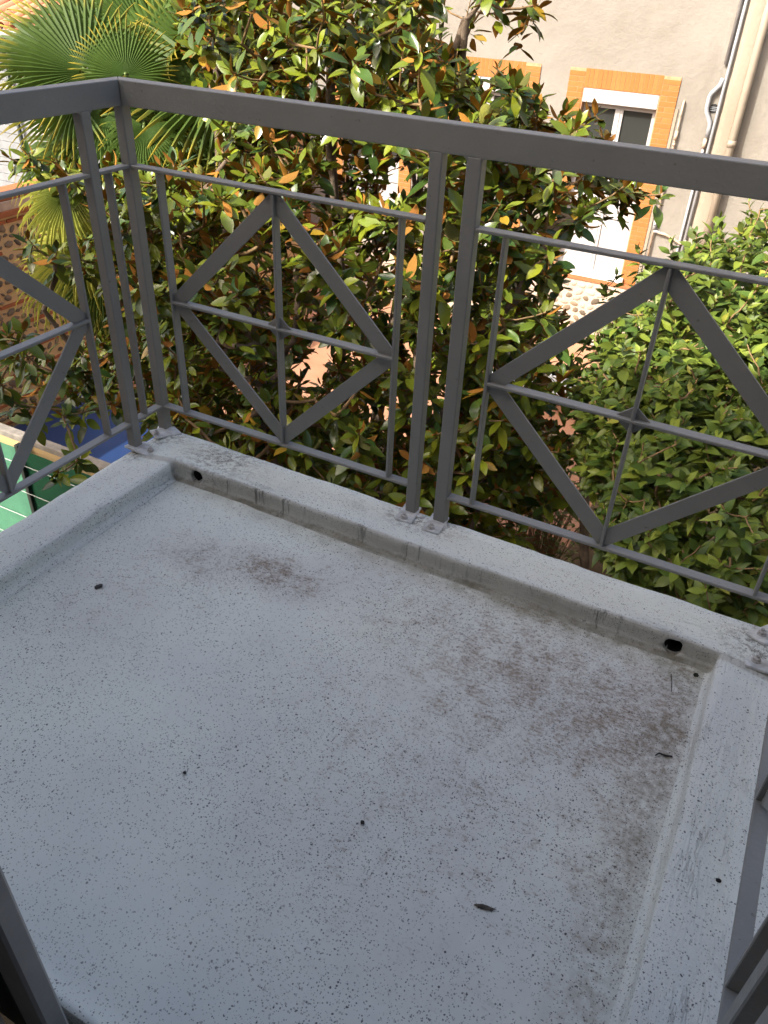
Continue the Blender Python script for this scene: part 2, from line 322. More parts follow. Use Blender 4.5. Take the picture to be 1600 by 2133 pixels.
# ------------------------------------------------------------------ balcony
bal = tag(empty('balcony', (W_/2, -.5, -.17)), 'white speckled concrete balcony floor with raised kerb round three sides', 'balcony')
def setpar(o, par):
    o.parent = par; o.matrix_parent_inverse = Matrix.Translation(par.location).inverted(); return o
def slab():
    nx, ny = 120, 96; xs = np.linspace(-.10, W_+.10, nx); ys = np.linspace(-1.188, .06, ny); V = []; Fq = []
    for j, y in enumerate(ys):
        for i, x in enumerate(xs):
            z = .004*mnoise.noise(Vector((x*2.3, y*2.3, 0)))+.0012*mnoise.noise(Vector((x*14, y*14, 3)))
            if y < -1.165: z += .006*math.sin(min(1, (-1.165-y)/.0231)*math.pi*.62)     # rolled lip at the threshold
            V.append((x, y, z-.002))
    for j in range(ny-1):
        for i in range(nx-1): Fq.append((j*nx+i, j*nx+i+1, (j+1)*nx+i+1, (j+1)*nx+i))
    b = len(V); rim = [i for i in range(nx)]+[j*nx+nx-1 for j in range(1, ny)]+[(ny-1)*nx+i for i in range(nx-2, -1, -1)]+[j*nx for j in range(ny-2, 0, -1)]
    V += [(V[i][0], V[i][1], -.165) for i in rim]; n = len(rim)
    Fq += [(rim[k], b+k, b+(k+1) % n, rim[(k+1) % n]) for k in range(n)]
    mb = MB().add(V, Fq); return mb.mesh('floor', M_FLOOR, True)
setpar(link('floor', slab()), bal)
def kerb():
    prof = [(-.016, -.02), (-.016, -.001), (-.009, .0015), (-.003, .007), (0, .016), (.0004, .030), (.0008, .046), (.0026, .0515), (.0065, .0538), (.022, .0535)]
    prof += [(.022+(.165-.022)*k/9, .0535-(.0535-.027)*(k/9)**1.05) for k in range(1, 10)]
    prof += [(.178, .0225), (.187, .014), (.191, .0), (.191, -.06), (.191, -.16), (.188, -.18), (.10, -.18), (0, -.17)]
    path = []                                                            # (point on inner edge, outward normal, mitre flag)
    def seg(a, b, n, st=.0125):
        L = math.dist(a, b); k = int(L/st)
        for i in range(k): path.append((a[0]+(b[0]-a[0])*i/k, a[1]+(b[1]-a[1])*i/k, n))
    seg((0, -1.188), (0, -.0), (-1, 0)); path.append((0, 0, (-1, 1)))
    p0 = len(path); seg((0, 0), (W_, 0), (0, 1)); del path[p0]; path.append((W_, 0, (1, 1)))
    p0 = len(path); seg((W_, 0), (W_, -1.188), (1, 0)); del path[p0]; path.append((W_, -1.188, (1, 0)))
    V = []; Fq = []; P = len(prof)
    for (x, y, nrm) in path:
        wob = .0035*mnoise.noise(Vector((x*3.1, y*3.1, 5)))+.0016*mnoise.noise(Vector((x*11, y*11, 9)))
        for k, (o, z) in enumerate(prof):
            p = Vector((x+nrm[0]*o, y+nrm[1]*o, z))
            q = p*9; a = .0022*mnoise.noise(q)+.0009*mnoise.noise(p*38)
            inner = 1 if k < 10 else (.6 if k < 20 else .9)
            p.x += nrm[0]*(wob*inner*.9+a*.8); p.y += nrm[1]*(wob*inner*.9+a*.8)
            if 3 < k < 22: p.z += a*1.1+.0022*mnoise.noise(Vector((x*4, y*4, 1)))
            V.append(p)
    n = len(path)
    for i in range(n-1):
        for k in range(P): Fq.append((i*P+k, i*P+(k+1) % P, (i+1)*P+(k+1) % P, (i+1)*P+k))
    Fq += [tuple(reversed(range(P))), tuple(range((n-1)*P, n*P))]
    me = MB().add(V, Fq).mesh('kerb', M_KERB, True); ob = link('kerb', me)
    cutters = []
    for hx, hz, r in ((.080, .0245, .0205), (1.427, .0255, .0215)):
        cb = MB(); n = 22; vs = []
        for yy in (-.03, .060):
            for k in range(n):
                a = 2*math.pi*k/n; rr = r*(1+.22*mnoise.noise(Vector((math.cos(a)*1.7, math.sin(a)*1.7, hx*9)))); vs.append((hx+rr*math.cos(a), yy, hz+rr*math.sin(a)))
        cb.add(vs, [tuple(range(n)), tuple(reversed(range(n, 2*n)))]+[(k, k+n, (k+1) % n+n, (k+1) % n) for k in range(n)])
        c = cb.build('cutter', M_DARK); md = ob.modifiers.new('b', 'BOOLEAN'); md.operation = 'DIFFERENCE'; md.solver = 'EXACT'; md.object = c; cutters.append(c)
    bpy.context.view_layer.update(); dg = bpy.context.evaluated_depsgraph_get()
    nm = bpy.data.meshes.new_from_object(ob.evaluated_get(dg)); ob.modifiers.clear(); ob.data = nm; nm.name = 'kerb'
    for c in cutters: bpy.data.objects.remove(c)
    return ob
setpar(kerb(), bal)
for hx, hz, r in ((.080, .0245, .0190), (1.427, .0255, .0200)):            # black liner deep in each hole, the shade put into its colour
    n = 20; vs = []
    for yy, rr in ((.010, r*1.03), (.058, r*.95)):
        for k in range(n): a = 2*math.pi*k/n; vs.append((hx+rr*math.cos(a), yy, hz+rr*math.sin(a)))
    setpar(MB().add(vs, [(k, (k+1) % n, (k+1) % n+n, k+n) for k in range(n)]+[tuple(range(n, 2*n))]).build('hole_shade_liner', M_DARK), bal)

# ------------------------------------------------------------------ railing
rl = tag(empty('railing', (.7, .16, .03)), 'grey painted steel balcony railing with diamond shaped panels', 'railing')
XC, YL, ZT, ZTB, ZU, ZM, ZB = -.1597, .0148, 1.0, .9428, .8073, .4670, .1207
def rbox(name, a, b, fr, bev=.0016):
    O, A, N = fr; o = MB().box(a, b, 0, O, A, N).build(name, M_STEEL, rl, bevel=bev); o.matrix_parent_inverse = Matrix.Translation(rl.location).inverted(); return o
def clip(poly, ax, lim, keep):
    out = []
    for i, p in enumerate(poly):
        q = poly[(i+1) % len(poly)]; ip = (p[ax]-lim)*keep >= 0; iq = (q[ax]-lim)*keep >= 0
        if ip: out.append(p)
        if ip != iq:
            t = (lim-p[ax])/(q[ax]-p[ax]); out.append((p[0]+(q[0]-p[0])*t, p[1]+(q[1]-p[1])*t))
    return out
def rbar(fr, p, q, wd, n0, n1, s_lim, z_lim):                            # flat diagonal, ends cut to the frame
    O, A, N = fr; d = Vector((q[0]-p[0], q[1]-p[1])).normalized(); e = Vector((-d.y, d.x))*wd/2; P = Vector(p)-d*.1; Q = Vector(q)+d*.1
    poly = [tuple(v) for v in (P+e, P-e, Q-e, Q+e)]
    for ax, (lo, hi) in ((0, s_lim), (1, z_lim)): poly = clip(clip(poly, ax, lo, 1), ax, hi, -1)
    o = MB().prism(poly, n0, n1, O, A, N).build('diagonal_bar', M_STEEL, rl, bevel=.0008); o.matrix_parent_inverse = Matrix.Translation(rl.location).inverted(); return o
FAR = (Vector((0, YR, 0)), Vector((1, 0, 0)), Vector((0, 1, 0)))
LEFT = (Vector((XC, 0, 0)), Vector((0, 1, 0)), Vector((-1, 0, 0)))
XRT = 1.621
RIGHT = (Vector((XRT, 0, 0)), Vector((0, 1, 0)), Vector((1, 0, 0)))
D = .030
def kz(o): return .0535-(.0535-.027)*min(max((o-.022)/.143, 0), 1)**1.05  # kerb top height at offset o
def panel(fr, s0, s1, sl, sd, sr, diamond=True):
    for z in (ZU, ZB): rbox('rail', (s0, .001, z-.008), (s1, D-.001, z), fr)
    if diamond:
        rbox('middle_rail', (sl, .001, ZM-.008), (sr, D-.001, ZM), fr)
        for s in (sl, sd, sr): rbox('baluster', (s-.004, .002, ZB-.0005), (s+.004, D-.002, ZU-.0085), fr)
        h = (ZU-.008); zmid = ZM-.004; n0, n1 = .0115, .0175
        wd = .040
        zt_, zb_ = ZM+.0002, ZM-.0082
        for sgn, lim in ((-1, (sl+.0042, sd-.0042)), (1, (sd+.0042, sr-.0042))):
            sv = sl if sgn < 0 else sr; ie = .017
            rbar(fr, (sd, h-ie), (sv-sgn*ie*.9, ZM), wd, n0, n1, lim, (zt_, h-.0002)); rbar(fr, (sv-sgn*ie*.9, ZM-.008), (sd, ZB+ie), wd, n0, n1, lim, (ZB+.0002, zb_))
        e = .043
        O, A, N = fr
        o = MB().prism([(sd-e, zmid), (sd, zmid-e*.8), (sd+e, zmid), (sd, zmid+e*.8)], .0125, .0165, O, A, N).build('gusset_plate', M_STEEL, rl, bevel=.001); o.matrix_parent_inverse = Matrix.Translation(rl.location).inverted()
def plate(x, y, z, lx, ly, rz, bolts, tilt=.03):
    mb = MB(); n = 7; vs = []
    o = MB().box((-lx, -ly, -.003), (lx, ly, .0045)).build('base_plate', M_PLATE, rl, bevel=.0022, seg=2)
    o.matrix_parent_inverse = Matrix.Translation(rl.location).inverted(); o.location = (x, y, z); o.rotation_euler = (-.18+tilt, tilt, rz)
    for bx, by in bolts:
        b = MB(); b.tube([(bx, by, .004), (bx, by, .0065), (bx, by, .0068), (bx, by, .0125), (bx, by, .0145)], [.011, .011, .0085, .0085, .004], 10).tube([(bx, by, .012), (bx, by, .019)], .0042, 8)
        c = b.build('bolt', M_BOLT, o, smooth=False)
def lump(x, y, z, r, seed):
    bm = bmesh.new(); bmesh.ops.create_icosphere(bm, subdivisions=3, radius=1)
    for v in bm.verts:
        k = 1+.35*mnoise.noise(v.co*2.2+Vector((seed, 0, 0)))+.2*mnoise.noise(v.co*6+Vector((seed, 3, 0)))
        v.co = Vector((x+v.co.x*r[0]*k, y+v.co.y*r[1]*k, z+v.co.z*r[2]*k))
    me = bpy.data.meshes.new('sealant'); bm.to_mesh(me); bm.free(); me.materials.append(M_PLATE); me.polygons.foreach_set('use_smooth', [True]*len(me.polygons))
    o = link('sealant', me, rl); o.matrix_parent_inverse = Matrix.Translation(rl.location).inverted()
def post(fr, s0, s1, o_in):
    O, A, N = fr; rbox('post', (s0, 0, kz(o_in)-.004), (s1, D, ZTB+.002), fr, .0025)
# far side
xs = dict(p1=(.675, .7045), p2=(.7585, .792))
for k in ('p1', 'p2'): post(FAR, *xs[k], YR+.01)
rbox('post', (XC-D, 0, .026), (XC, D, ZTB+.002), FAR, .0025)               # corner posts
rbox('post', (XRT, 0, .026), (XRT+D, D, ZTB+.002), FAR, .0025)
panel(FAR, XC, .675, -.0773, .2737, .6131); panel(FAR, .792, XRT, .8582, 1.2000, 1.5547)
# top rail, three runs mitred at the corners
def toprail(name, pts):
    mb = MB(); mb.add([(x, y, ZTB) for x, y in pts]+[(x, y, ZT) for x, y in pts], [(3, 2, 1, 0), (4, 5, 6, 7)]+[(i, (i+1) % 4, (i+1) % 4+4, i+4) for i in range(4)])
    o = mb.build(name, M_STEEL, rl, bevel=.0022, seg=2); o.matrix_parent_inverse = Matrix.Translation(rl.location).inverted()
E_ = .0395; j = .0004
toprail('top_rail', [(XC+j, YR), (XRT-j, YR), (XRT+E_-j, YR+E_), (XC-E_+j, YR+E_)])
toprail('top_rail', [(XC, YR-j), (XC-E_, YR+E_-j), (XC-E_, FY+.02), (XC, FY+.02)])
toprail('top_rail', [(XRT, YR-j), (XRT, FY+.02), (XRT+E_, FY+.02), (XRT+E_, YR+E_-j)])
for fr in (LEFT, RIGHT):
    for s in (YL, -.842, -.925): post(fr, s, s+D, .15 if fr is LEFT else .10)
    for z in (ZU, ZB):
        rbox('rail', (YL+D, .001, z-.008), (YR, D-.001, z), fr); rbox('rail', (FY+.02, .001, z-.008), (-.925, D-.001, z), fr)
    rbox('baluster', (.080, .002, ZB-.0005), (.088, D-.002, ZU-.0085), fr)
    panel(fr, -.812, YL, -.751, -.4095, -.066)
# weld fillets where posts meet the top rail
def fillet(fr, s, sg):
    O, A, N = fr; r = .009; pts = [(s, ZTB+.001), (s, ZTB-r)]+[(s+sg*r*(1-math.cos(a)), ZTB-r+r*math.sin(a)) for a in (.4, .8, 1.2)]+[(s+sg*r, ZTB+.001)]
    o = MB().prism(pts, .0006, .007, O, A, N).build('weld', M_STEEL, rl); o.matrix_parent_inverse = Matrix.Translation(rl.location).inverted()
for k in ('p1', 'p2'): fillet(FAR, xs[k][0], -1); fillet(FAR, xs[k][1], 1)
fillet(LEFT, YL, -1); fillet(LEFT, YL+D, 1)
# feet
plate(.689, .140, kz(.14)+.003, .024, .050, .16, [(-.002, -.036)]); plate(.773, .136, kz(.136)+.003, .024, .052, .12, [(-.002, -.038)])
plate(-.145, .024, kz(.15)+.005, .046, .026, -.06, [(.034, .002)]); plate(-.152, .138, kz(.15)+.004, .026, .042, -.40, [(.004, -.034)])
plate(1.618, .146, kz(.1)+.001, .055, .026, .95, [(-.030, .004)]); plate(1.625, .022, kz(.1)+.003, .052, .024, .05, [(-.030, .004)])
lump(-.172, .158, .026, (.030, .026, .014), 3); lump(.797, .142, .028, (.009, .013, .011), 8); lump(.718, .150, .028, (.012, .012, .010), 13); lump(-.16, .045, .030, (.02, .018, .010), 21)

# ------------------------------------------------------------------ bits lying on the balcony
def crumb(name, x, y, z, r, label, cat, seed, col, rz=0):
    bm = bmesh.new(); bmesh.ops.create_icosphere(bm, subdivisions=2, radius=1)
    for v in bm.verts:
        k = 1+.5*mnoise.noise(v.co*1.6+Vector((seed, 0, 0))); v.co = Vector((v.co.x*r[0]*k, v.co.y*r[1]*k, v.co.z*r[2]*k))
    me = bpy.data.meshes.new(name); bm.to_mesh(me); bm.free(); me.materials.append(simple(name+'_mat', col, .9, .3, 200))
    return tag(link(name, me, None, (x, y, z+r[2]*.7), (0, 0, rz)), label, cat)
crumb('dirt_crumb', 1.027, -.713, 0, (.0042, .0036, .003), 'dark crumb lying alone in the middle of the balcony floor', 'crumb', 1, (.03, .03, .03))
crumb('dirt_crumb', .686, -.787, 0, (.0035, .003, .0025), 'small black crumb on the clean left part of the floor', 'crumb', 2, (.03, .03, .03))
crumb('dirt_crumb', 1.603, -.540, kz(.085), (.0055, .0032, .003), 'single black crumb on top of the right kerb', 'crumb', 3, (.01, .01, .012), .3)
crumb('leaf_scrap', 1.277, -.748, 0, (.016, .004, .0022), 'thin brown scrap of dry leaf on the near floor', 'leaf scrap', 4, (.09, .075, .06), .25)
crumb('dirt_crumb', .166, -.475, 0, (.0062, .011, .003), 'elongated grey lump of dirt near the left kerb', 'crumb', 5, (.05, .05, .05), -.5)
crumb('moss_crumb', 1.490, -.035, 0, (.006, .005, .004), 'dark moss crumb in the corner beside the larger drain hole', 'moss', 6, (.02, .025, .012))
t = MB().tube([(1.458, -.300, .003), (1.463, -.292, .004), (1.476, -.290, .003), (1.488, -.286, .003)], [.0014, .002, .002, .0016], 6).build('bent_twig', simple('twig_black', (.03, .028, .025), .8)); tag(t, 'short bent black twig on the stained floor near the right kerb', 'twig')
t = MB().tube([(1.441, -.060, .002), (1.447, -.085, .004), (1.452, -.112, .002)], .0008, 5).build('pine_needle', t.data.materials[0]); tag(t, 'thin straight dark needle below the larger drain hole', 'needle')

# ------------------------------------------------------------------ cream house opposite
HY = 10.5
ch = tag(empty('cream_house', (-3, HY, GZ)), 'cream plastered house with orange brick window surrounds across the garden', 'house')
CI = Matrix.Translation(ch.location).inverted()
def cpart(name, mb, mat, parent=None, bevel=0, smooth=False):
    o = mb.build(name, mat, parent or ch, bevel=bevel, smooth=smooth)
    o.matrix_parent_inverse = CI if parent is None else Matrix.Identity(4); return o
wx = [-2.04-1.89*i for i in range(4)]                                       # left edge of each surround
OW, SW, ZTOP, ZLIN, ZBOT = 1.04, .22, .165, -.065, -2.50
# wall as pieces round the openings
pieces = [(-13.5, wx[3]+SW)]; xs_ = sorted(wx)
mb = MB(); edges = [-13.5]
for x in xs_: edges += [x+SW, x+SW+OW]
edges.append(7.5)
wl = MB()
for i in range(0, len(edges), 2): wl.box((edges[i], HY, -2.62), (edges[i+1], HY+.3, 4.5))
for x in xs_: wl.box((x+SW, HY, ZLIN), (x+SW+OW, HY+.3, 4.5)); wl.box((x+SW, HY, -2.62), (x+SW+OW, HY+.3, ZBOT))
cpart('wall', wl, M_PLASTER)
cpart('room_wall', MB().box((-13.5, HY+1.2, GZ), (7.5, HY+1.3, 4.5)), M_DARK); cpart('roof', MB().box((-13.7, HY-.4, 4.5), (7.7, HY+4, 4.75)), M_TILE)
cpart('bounce_wall', MB().box((3.6, 1.6, GZ), (3.9, HY-.001, 3.6)), M_PLASTER)  # unseen wall, added to bounce warm sunlight onto the railing
pl = cpart('plinth', MB().box((-13.5, HY-.03, GZ), (7.5, HY+.3, -2.622)), M_MORTAR2)
cpart('plinth_course', MB().box((-13.5, HY-.05, -2.62), (7.5, HY-.001, -2.565)), M_RBRICK)
bricks_proto = {}
def boxmesh(name, sx, sy, sz, mat, bevel=.004):
    k = (name, round(sx, 3), round(sy, 3), round(sz, 3))
    if k not in bricks_proto: bricks_proto[k] = MB().box((-sx/2, -sy/2, -sz/2), (sx/2, sy/2, sz/2)).mesh(name, mat, bevel=bevel)
    return bricks_proto[k]
for wi, x0 in enumerate(wx):
    zt, zl, zb = ZTOP, ZLIN, ZBOT
    su = cpart('window_surround', MB().box((x0+.003, HY-.010, zb-.06), (x0+SW-.002, HY-.001, zl)).box((x0+SW+OW+.002, HY-.010, zb-.06), (x0+2*SW+OW-.003, HY-.001, zl)).box((x0+.003, HY-.010, zl), (x0+2*SW+OW-.003, HY-.001, zt-.003)), M_MORTAR)
    lst = []
    ncr = 39; hh = (zl-zb+.06)/ncr
    for k in range(ncr+3):
        z = zb-.06+hh*(k+.5)
        top = z > zl-.001
        if z > zt-.02: break
        for sd in (0, 1):
            xa = x0 if sd == 0 else x0+SW+OW
            cut = (.0, SW) if k % 2 else (0, SW)
            if k % 2: lst.append((xa+SW/2, z, SW-.006, hh-.008))
            else:
                f = .62 if sd == 0 else .38; lst.append((xa+SW*f/2, z, SW*f-.008, hh-.008)); lst.append((xa+SW*(f+1)/2, z, SW*(1-f)-.008, hh-.008))
    nb = 17; bw = OW/nb
    for k in range(nb): lst.append((x0+SW+bw*(k+.5), (zl+zt)/2, bw-.007, zt-zl-.004))
    if wi < 2:
        for (bx, bz, sx, sz) in lst:
            me = boxmesh('brick', sx+.003, .020, sz+.003, M_BRICK, .002); o = link('brick', me, su); o.location = (bx, HY-.0035+random.uniform(-.001, .001), bz)
    else:
        mb = MB()
        for (bx, bz, sx, sz) in lst: mb.box((bx-sx/2, HY-.0135, bz-sz/2), (bx+sx/2, HY-.001, bz+sz/2))
        o = mb.build('bricks', M_BRICK, su); o['kind'] = 'stuff'
    xa, xb = x0+SW, x0+SW+OW
    cpart('reveal', MB().box((xa-.001, HY-.006, zb), (xa+.012, HY+.16, zl-.001)).box((xb-.012, HY-.006, zb), (xb+.001, HY+.16, zl-.001)), M_MORTAR)
    win = cpart('window', MB().box((xa+.012, HY+.115, zb), (xa+.075, HY+.165, zl-.17)).box((xb-.075, HY+.115, zb), (xb-.012, HY+.165, zl-.17)).box((xa+.075, HY+.116, zl-.235), (xb-.075, HY+.164, zl-.17)), M_PVC)
    bx_ = MB().box((xa+.013, HY-.012, zl-.172), (xb-.013, HY+.15, zl-.004)).build('roller_box', M_PVC, win, bevel=.004)
    xm = (xa+xb)/2
    MB().box((xm-.055, HY+.105, zb+.02), (xm+.055, HY+.150, zl-.236)).box((xm-.012, HY+.096, zb+.02), (xm+.012, HY+.106, zl-.236)).build('meeting_stile', M_PVC, win)
    for (a, b) in ((xa+.075, xm-.055), (xm+.055, xb-.075)):
        MB().box((a, HY+.128, -1.40), (b, HY+.134, zl-.235)).build('pane', M_GLASS, win)
        MB().box((a, HY+.118, -1.52), (b, HY+.150, -1.40)).build('lower_rail', M_PVC, win)
        MB().box((a, HY+.124, -1.72), (b, HY+.145, -1.524)).box((a, HY+.124, zb+.02), (b, HY+.145, -1.735)).build('door_panel', M_PVC, win)
    MB().box((xa-.04, HY-.055, zb-.064), (xb+.04, HY+.12, zb+.018)).build('sill', M_SILL, win, bevel=.005)
# pilaster, downpipe, conduit, gas pipe
nz = 70; V = []; Fq = []
for i in range(nz):
    z = -2.6+7.1*i/(nz-1)
    for (x, y) in ((.03, HY+.01), (.03, HY-.045), (.10, HY-.056), (.18, HY-.056), (.25, HY-.05), (.262, HY+.01)):
        k = mnoise.noise(Vector((x*5, z*5, 2)))*.010+mnoise.noise(Vector((x*12, z*13, 2)))*.006; V.append((x+k*.6, y+(k if y < HY else 0), z))
for i in range(nz-1):
    for k in range(5): Fq.append((i*6+k, i*6+k+1, (i+1)*6+k+1, (i+1)*6+k))
cpart('pilaster', MB().add(V, Fq), M_PILASTER, smooth=True)
dp = cpart('downpipe', MB().tube([(.255, HY-.125, -3.4), (.255, HY-.125, 4.4)], .048, 16), M_DOWN, smooth=True)
for z in (-.50, 1.3, -2.2):
    cpart('pipe_collar', MB().tube([(.255, HY-.125, z-.05), (.255, HY-.125, z-.025), (.255, HY-.125, z-.02), (.255, HY-.125, z), (.255, HY-.125, z+.012), (.255, HY-.125, z+.03)], [.053, .053, .058, .058, .053, .053], 16).tube([(.255, HY-.12, z), (.30, HY-.02, z)], .01, 6), M_DOWN, smooth=True)
cpart('conduit', MB().tube([(-.02, HY-.045, -3.5), (-.02, HY-.045, 4.4)], .020, 10), M_CONDUIT, smooth=True)
cpart('conduit', MB().tube([(-.075, HY-.030, .35), (-.075, HY-.030, 4.4)], .022, 10), simple('dark_conduit', (.30, .30, .30), .5), smooth=True)
cpart('vent_pipe', MB().tube([(-.06, HY-.05, .20), (-.075, HY-.05, .12), (-.155, HY-.05, .02), (-.165, HY-.05, -.02), (-.165, HY-.05, -.14), (-.155, HY-.05, -.19), (-.085, HY-.05, -.30), (-.075, HY-.05, -.36), (-.075, HY-.05, -.48)], .027, 10), M_CONDUIT, smooth=True)
cpart('conduit', MB().tube([(-.085, HY-.03, -.50), (-.085, HY-.03, -.62)], .024, 10), M_GAS, smooth=True)
cpart('conduit', MB().tube([(-.085, HY-.03, -.62), (-.085, HY-.03, -3.4)], .018, 10), simple('grey_pipe_dark', (.33, .33, .34), .5), smooth=True)
vt = MB().tube([(-.085, HY-.004, -.15), (-.085, HY+.02, -.15)], .055, 16); cpart('vent_hole', vt, M_DARK)
for z in (-.02, .0, .02): cpart('vent_slat', MB().box((-.13, HY-.012, -.152+z-.003), (-.04, HY-.006, -.152+z+.003)), M_CONDUIT)
cpart('gas_pipe', MB().tube([(-.465, HY-.002, -.10), (-.465, HY-.035, -.11), (-.465, HY-.04, -.16), (-.465, HY-.04, -2.6)], .014, 8).tube([(-.465, HY-.04, -.45), (-.465, HY-.04, -.56)], .021, 8).tube([(-.465, HY-.04, -.60), (-.465, HY-.04, -.63)], .02, 8), M_GAS, smooth=True)
cpart('gas_valve', MB().tube([(-.465, HY-.045, -1.60), (-.465, HY-.045, -1.72)], .026, 8).tube([(-.465, HY-.045, -1.74), (-.36, HY-.045, -1.755)], .020, 8).tube([(-.48, HY-.07, -1.66), (-.44, HY-.07, -1.63)], .01, 6), M_CONDUIT, smooth=True)
cpart('gas_hose', MB().tube([(-.40, HY-.045, -1.752), (-.30, HY-.05, -1.76), (-.18, HY-.055, -1.80), (-.08, HY-.06, -1.845), (-.02, HY-.062, -1.84), (.0, HY-.062, -1.79)], .019, 8), M_GAS, smooth=True)
cpart('jamb_strip', MB().box((-.556, HY-.014, -2.56), (-.515, HY-.001, -.20)), M_PILASTER)
# cobbles of the plinth
def cobble(name, mat, seed):
    bm = bmesh.new(); bmesh.ops.create_icosphere(bm, subdivisions=1, radius=1)
    for v in bm.verts: v.co *= 1+.22*mnoise.noise(v.co*1.4+Vector((seed*3.7, 0, 0)))
    me = bpy.data.meshes.new(name); bm.to_mesh(me); bm.free(); me.materials.append(mat); me.polygons.foreach_set('use_smooth', [True]*len(me.polygons)); return me
cob = [cobble('stone', M_STONE2, i) for i in range(4)]; cobd = [cobble('stone', M_STONE, i+10) for i in range(5)]
for row in range(7):
    z = -2.69-row*.105; x = -2.7+random.uniform(0, .1)
    while x < .1:
        a = random.uniform(.05, .085); b = random.uniform(.035, .055)
        o = link('stone', random.choice(cob if row < 2 else cob[:2]+cobd), pl); o.location = (x+a, HY-.028, z+random.uniform(-.015, .015)); o.scale = (a, .018, b); o.rotation_euler = (0, random.uniform(-.7, .7), 0); x += 1.85*a+random.uniform(.005, .03)

# ------------------------------------------------------------------ cobble garden wall on the left
SX = -6.3
sw = tag(empty('stone_wall', (SX, 5, GZ)), 'ochre garden wall of cobbles with thin red brick courses, left', 'wall')
SI = Matrix.Translation(sw.location).inverted()
def spart(name, mb, mat, bevel=0):
    o = mb.build(name, mat, sw, bevel=bevel); o.matrix_parent_inverse = SI; return o
WT = -1.20
spart('mortar', MB().box((SX-.35, 1.0, GZ), (SX, 10.4, WT)), M_WALLMORTAR)
spart('coping_course', MB().box((SX-.40, 1.0, WT), (SX+.05, 10.39, WT+.06)), M_RBRICK, .006); spart('coping', MB().box((SX-.38, 1.0, WT+.061), (SX+.03, 10.385, WT+.15)), simple('pale_coping', (.58, .44, .33), .9, .2, 8, .4)); spart('coping_course', MB().box((SX-.36, 1.0, WT+.151), (SX+.01, 10.38, WT+.20)), M_RBRICK, .006)
z = WT-.02; nbr = 0
ystart, yend = 2.9, 7.4
band = 0
while z > GZ+.05:
    ncs = 1
    for c in range(ncs):
        y = ystart+random.uniform(-.2, 0); zz = z-.03+random.uniform(-.006, .006)
        while y < yend:
            L = random.choice((.38, .36, .24)); y += .5 if random.random() < .08 else 0; me = boxmesh('brick', .022, L-.014, .038, M_RBRICK, .005)
            o = link('brick', me, sw); o.matrix_parent_inverse = SI; o.location = (SX+random.uniform(.0, .006), y+L/2, zz); y += L
        z -= .062
    rows = 3 if band % 2 == 0 else 2
    for r in range(rows):
        y = ystart+random.uniform(0, .15); hgt = random.uniform(.075, .10)
        while y < yend:
            a = random.choice((.028, .036, .045, .055, .065)); b = a*random.uniform(.42, .72)
            if random.random() < .93 and 3.2 < y < 5.5:
                o = link('stone', random.choice(cobd), sw); o.matrix_parent_inverse = SI; o.location = (SX+.004, y+a, z-hgt/2+random.uniform(-.02, .02)); o.scale = (.016, a, b); o.rotation_euler = (random.uniform(-.9, .9), 0, 0)
            y += 1.7*a+random.uniform(.005, .03)
        z -= hgt
    band += 1

# ------------------------------------------------------------------ low divider wall, green screen, blue cover
dw = tag(empty('divider_wall', (-4.2, 2.42, GZ)), 'low wall with pale concrete coping behind the green screen', 'wall')
for nm, a, b, mt in (('wall', (-6.25, 2.325, GZ), (-1.6, 2.385, -2.26), M_WALLMORTAR), ('coping', (-6.25, 2.31, -2.259), (-1.6, 2.40, -2.20), M_COPING)):
    setpar(MB().box(a, b).build(nm, mt, bevel=.006), dw)
gs = tag(empty('green_screen', (-4.2, 2.25, GZ)), 'green woven privacy screen on dark posts in front of the low wall', 'screen')
PX = -3.93
def wavy(x0, x1, mat, seed):
    nx, nz = 40, 16; V = []; Fq = []
    for jz in range(nz):
        for i in range(nx):
            x = x0+(x1-x0)*i/(nx-1); zz = -3.5+(1.22)*jz/(nz-1); V.append((x, 2.255+.010*mnoise.noise(Vector((x*2.5, zz*2, seed)))+.006*math.sin(jz/(nz-1)*math.pi*3), zz))
    for jz in range(nz-1):
        for i in range(nx-1): Fq.append((jz*nx+i, jz*nx+i+1, (jz+1)*nx+i+1, (jz+1)*nx+i))
    setpar(MB().add(V, Fq).build('screen_panel', mat, smooth=True), gs)
wavy(-6.2, PX-.02, M_GREEN_LIT, 1); wavy(PX+.02, -1.7, M_GREEN_SHADE, 2)
for x in (PX, -6.1, -2.0): setpar(MB().box((x-.022, 2.225, GZ), (x+.022, 2.285, -2.235)).build('post', M_POST, bevel=.003), gs)
for z in (-2.42, -2.72, -3.02, -3.32): setpar(MB().tube([(-6.1, 2.232, z), (-4.9, 2.228, z-.012), (-4, 2.226, z), (-3, 2.228, z-.01), (-2.0, 2.232, z)], .004, 5).build('wire', M_WIRE), gs)
n = 26; V = []; Fq = []
for jy in range(n):
    for i in range(n):
        x = -6.22+(4.2)*i/(n-1); y = 2.75+(2.35)*jy/(n-1); e = min(i, jy, n-1-i, n-1-jy); V.append((x, y, -3.40+.012*mnoise.noise(Vector((x*1.3, y*1.3, 0)))+(-.14 if e == 0 else 0)))
for jy in range(n-1):
    for i in range(n-1): Fq.append((jy*n+i, jy*n+i+1, (jy+1)*n+i+1, (jy+1)*n+i))
bc = tag(empty('blue_cover', (-4.1, 3.9, GZ)), 'large flat dark blue cover lying low beside the cobble wall', 'cover')
setpar(MB().add(V, Fq).build('sheet', M_BLUE, smooth=True), bc); setpar(MB().box((-6.2, 2.78, GZ), (-2.05, 5.06, -3.48)).build('base', M_COPING), bc)

